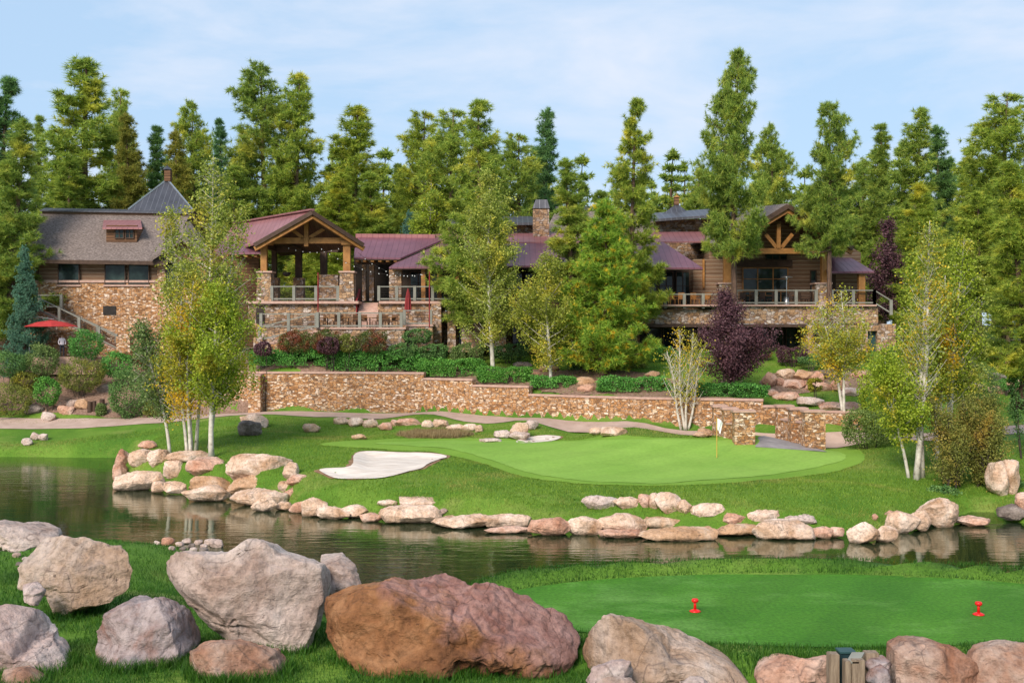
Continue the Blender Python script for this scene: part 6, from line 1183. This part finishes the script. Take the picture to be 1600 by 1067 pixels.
for x0, y0, x1, y1, d, mt, lab in [
 (1205, 541, 1268, 566, 81, 'plum', 'low purple shrub under the lower windows'), (1150, 540, 1210, 560, 82, 'bush_r', 'reddish shrub left of the low purple one'), (1240, 556, 1290, 570, 80, 'bush_d', 'small dark shrub above the rock garden'), (1385, 538, 1412, 570, 82, 'bush_d', 'dark shrub right of the teal door'),
 (880, 556, 940, 590, 79, 'bush_d', 'dark shrub left of the orange tinged pine trunk'), (955, 556, 1012, 592, 79, 'bush_o', 'olive shrub right of the orange tinged pine trunk'), (1010, 540, 1060, 575, 82, 'bush_g', 'green shrub under the windows behind the bare birch'), (1320, 548, 1360, 566, 82, 'bush_g', 'low green shrub by the teal door'),
 (1310, 640, 1400, 694, 62, 'leaf_s', 'loose sage green shrub right of the bridge'), (1340, 575, 1400, 690, 64, 'leaf_b', 'tall yellow green shrub right of the bridge'), (1400, 560, 1440, 600, 80, 'bush_d', 'dark shrub on the right slope'), (1480, 560, 1560, 640, 76, 'leaf_s', 'sage shrub behind the right birches'), (1560, 590, 1590, 610, 79, 'bush_g', 'green shrub between the far right slope rocks'),
 (1260, 588, 1285, 612, 73, 'bush_o', 'small olive shrub among the rock garden boulders')]:
    bush(x0, y0, x1, y1, d, mt, lab, group=RG, seed=7)
b = at(1510, 790, 54.5); b.z = gz1(b.x, b.y) - .1; s5 = 54.5 / F; rw = np.random.default_rng(77)
leafy_tree([(rw.uniform(-50, 50) * s5, rw.uniform(-1, 1), H_(b, rw.uniform(622, 690)), rw.uniform(22, 32) * s5, rw.uniform(-28, 28) * s5, 1 / 16) for _ in range(16)], 'willow_bush', 'big willow bush in olive and bronze at the right end of the green', 'willow bush', 'willow', b, 'bark_d', nleaf=42000, size=.085, seed=41, bstart=.08, trunk_r=.05, up=1.5, sig=.16, shape=.35)
bush(1575, 560, 1625, 680, 60, 'bush_d', 'dark shrub cut by the right edge above the inlet', seed=10)
for x0, x1, y0, y1, i in ((1436, 1500, 760, 800, 1), (1536, 1600, 745, 792, 2)): bush(x0, y0, x1, y1, 52 + i, 'bush_d', ['', 'dark undergrowth at the left foot of the willow bush', 'grassy green shrub at the right foot of the willow bush'][i], seed=11 + i)
# dry brush in the hollow
r = np.random.default_rng(50); P = []
hp = [tuple(hit(*p)[:2]) for p in [(620, 681), (650, 675), (710, 675), (740, 680), (715, 685), (640, 685)]]
A_ = r.uniform([min(p[0] for p in hp), min(p[1] for p in hp)], [max(p[0] for p in hp), max(p[1] for p in hp)], (2200, 2)); A_ = A_[inpoly(A_[:, 0], A_[:, 1], hp)]
Cc = np.c_[A_, gz(A_[:, 0], A_[:, 1])]; V, Fn = needles(Cc, np.tile([0, 0, 1.0], (len(Cc), 1)), 7, .4, .03, r, 1.0)
M['straw'] = leaf_mat('dry_brush', G((0.24, 0.15, 0.07), (0.38, 0.27, 0.13), (0.50, 0.40, 0.22)), rnd=0)
tag(link('dry_brush', np_mesh('dry_brush', V, Fn, M['straw'])), 'dry reddish brush in the hollow behind the green', 'brush', kind='stuff')

# ------------------------------------------------------------ grass
def blades(name, XY, hgt, wdt, mat, label, seed=0, lean=.35):
    r = np.random.default_rng(seed); z = gz(XY[:, 0], XY[:, 1]); Cb = np.c_[XY, z - .01]; n = len(Cb); a = r.uniform(0, 6.28, n)
    s = np.c_[np.cos(a), np.sin(a), np.zeros(n)] * (wdt / 2); h = (hgt * r.uniform(.5, 1.25, n))[:, None]
    d = np.c_[r.normal(size=(n, 2)) * lean, np.ones(n)] * h; mid = Cb + d * .55 * np.array([.6, .6, 1.1])
    V = np.stack([Cb - s, Cb + s, mid + s * .6, mid - s * .6, Cb + d], 1).reshape(-1, 3); k = np.arange(n)[:, None] * 5
    Fn = np.concatenate([k + np.array([[0, 1, 2]]), k + np.array([[0, 2, 3]]), k + np.array([[3, 2, 4]])]); tag(link(name, np_mesh(name, V, Fn, M[mat])), label, 'grass', kind='stuff')
r = np.random.default_rng(60)
def fan(n, d0, d1, lim=.49, p=1.0):
    d = d0 + (d1 - d0) * r.random(n) ** p; return np.c_[r.uniform(-lim, lim, n) * d, d]
N = fan(330000, 13.6, 31, .50, 1.5); tr_ = tee_r(N[:, 0], N[:, 1], 5.5, 2.55); sp = sdist(N[:, 0], N[:, 1], pond_poly)
clump = fbm(np.c_[N * 1.6, N[:, 0] * 0], 3, 3); N = N[(tr_ > 1.0) & (sp > .3) & ((clump + r.normal(size=len(N)) * .5) > -.55)]
tr_ = tee_r(N[:, 0], N[:, 1], 5.5, 2.55); fringe = (tr_ < 1.42) & (N[:, 0] > -1.8)
blades('near_grass', N[~fringe], .09, .010, 'blade', 'long dark green grass between the foreground boulders', 1, .5)
blades('tee_fringe_grass', N[fringe], .085, .011, 'blade_f', 'thick grass fringe round the tee box', 2, .3)
Fg = fan(60000, 16, 23, .50); Fg = Fg[(lambda q: (q > 1.0) & (q < 1.30))(tee_r(Fg[:, 0], Fg[:, 1], 5.5, 2.55))]; blades('tee_fringe_grass', Fg, .05, .012, 'blade_f', 'thick grass fringe round the tee box', 4, .3)
N = fan(440000, 43.5, 80, .50, 1.2); sp = sdist(N[:, 0], N[:, 1], pond_poly); yw = np.interp(N[:, 0], WX, WY)
N = N[(sp > .02) & (N[:, 1] < yw - 4.0)]; ok = ~inpoly(N[:, 0], N[:, 1], gp) & ~inpoly(N[:, 0], N[:, 1], grow(bunk1, .3)) & ~inpoly(N[:, 0], N[:, 1], grow(bunk2, .2)) & ~inpoly(N[:, 0], N[:, 1], [X_(1180, 60.5), X_(1300, 60), X_(1270, 67), X_(1180, 67)])
blades('rough_grass', N[ok], .10, .022, 'blade_m', 'rough mown grass on the banks round the putting green', 3, .55)

a_ = r.uniform(0, 6.2832, 150000); q_ = np.sqrt(r.random(150000)) * .995; N = np.c_[TE[0] + 5.5 * q_ * np.cos(a_), TE[1] + 2.55 * q_ * np.sin(a_)]
M['blade_t'] = leaf_mat('tee_turf_blades', G((0.035, 0.14, 0.007), (0.065, 0.20, 0.013), (0.12, 0.27, 0.022)), G((0.09, 0.20, 0.02), (0.14, 0.27, 0.03), (0.20, 0.34, 0.055)), 0.6, (0.44, 0.62), trans=0.2, rnd=0)
blades('tee_turf', N, .02, .009, 'blade_t', 'short dense turf blades on the tee', 6, .5)
N = fan(160000, 70, 98, .50); yw = np.interp(N[:, 0], WX, WY); bed = inpoly(N[:, 0], N[:, 1], [X_(-60, 84.4), X_(100, 83.6), X_(260, 81.6), X_(384, 79.6), X_(392, 84), X_(385, 91), X_(260, 92), X_(100, 93), X_(-60, 93)])
N = N[(N[:, 1] > yw + .8) & ~bed]; blades('upper_lawn_grass', N, .09, .03, 'blade_m', 'green lawn grass on the slopes round the clubhouse', 7, .5)

# longer unmown tufts round the foot of the near boulders
T_ = []
for o in [q for q in bpy.data.objects if q.get('group') == 'foreground boulders']:
    co = np.empty(len(o.data.vertices) * 3, np.float32); o.data.vertices.foreach_get('co', co); co = co.reshape(-1, 3) + np.array(o.location)
    g_ = gz(co[::5, 0], co[::5, 1]); c_ = co[::5][np.abs(co[::5, 2] - g_) < .12]
    if len(c_): k = r.integers(0, len(c_), min(2600, len(c_) * 14)); T_.append(c_[k][:, :2] + r.normal(size=(len(k), 2)) * .07 + np.array([0, -.05]))
T_ = np.concatenate(T_); blades('boulder_foot_grass', T_, .17, .011, 'blade', 'long unmown grass at the feet of the near boulders', 8, .35)
a_ = r.uniform([min(p[0] for p in gp), min(p[1] for p in gp)], [max(p[0] for p in gp), max(p[1] for p in gp)], (160000, 2)); a_ = a_ + 0; a_ = a_[(np.abs(sdist(a_[:, 0], a_[:, 1], gp)) < .35) | (inpoly(a_[:, 0], a_[:, 1], gp) & ~inpoly(a_[:, 0], a_[:, 1], g2))]
blades('collar_grass', a_, .035, .02, 'blade_m', 'short collar grass round the putting green', 9, .5)
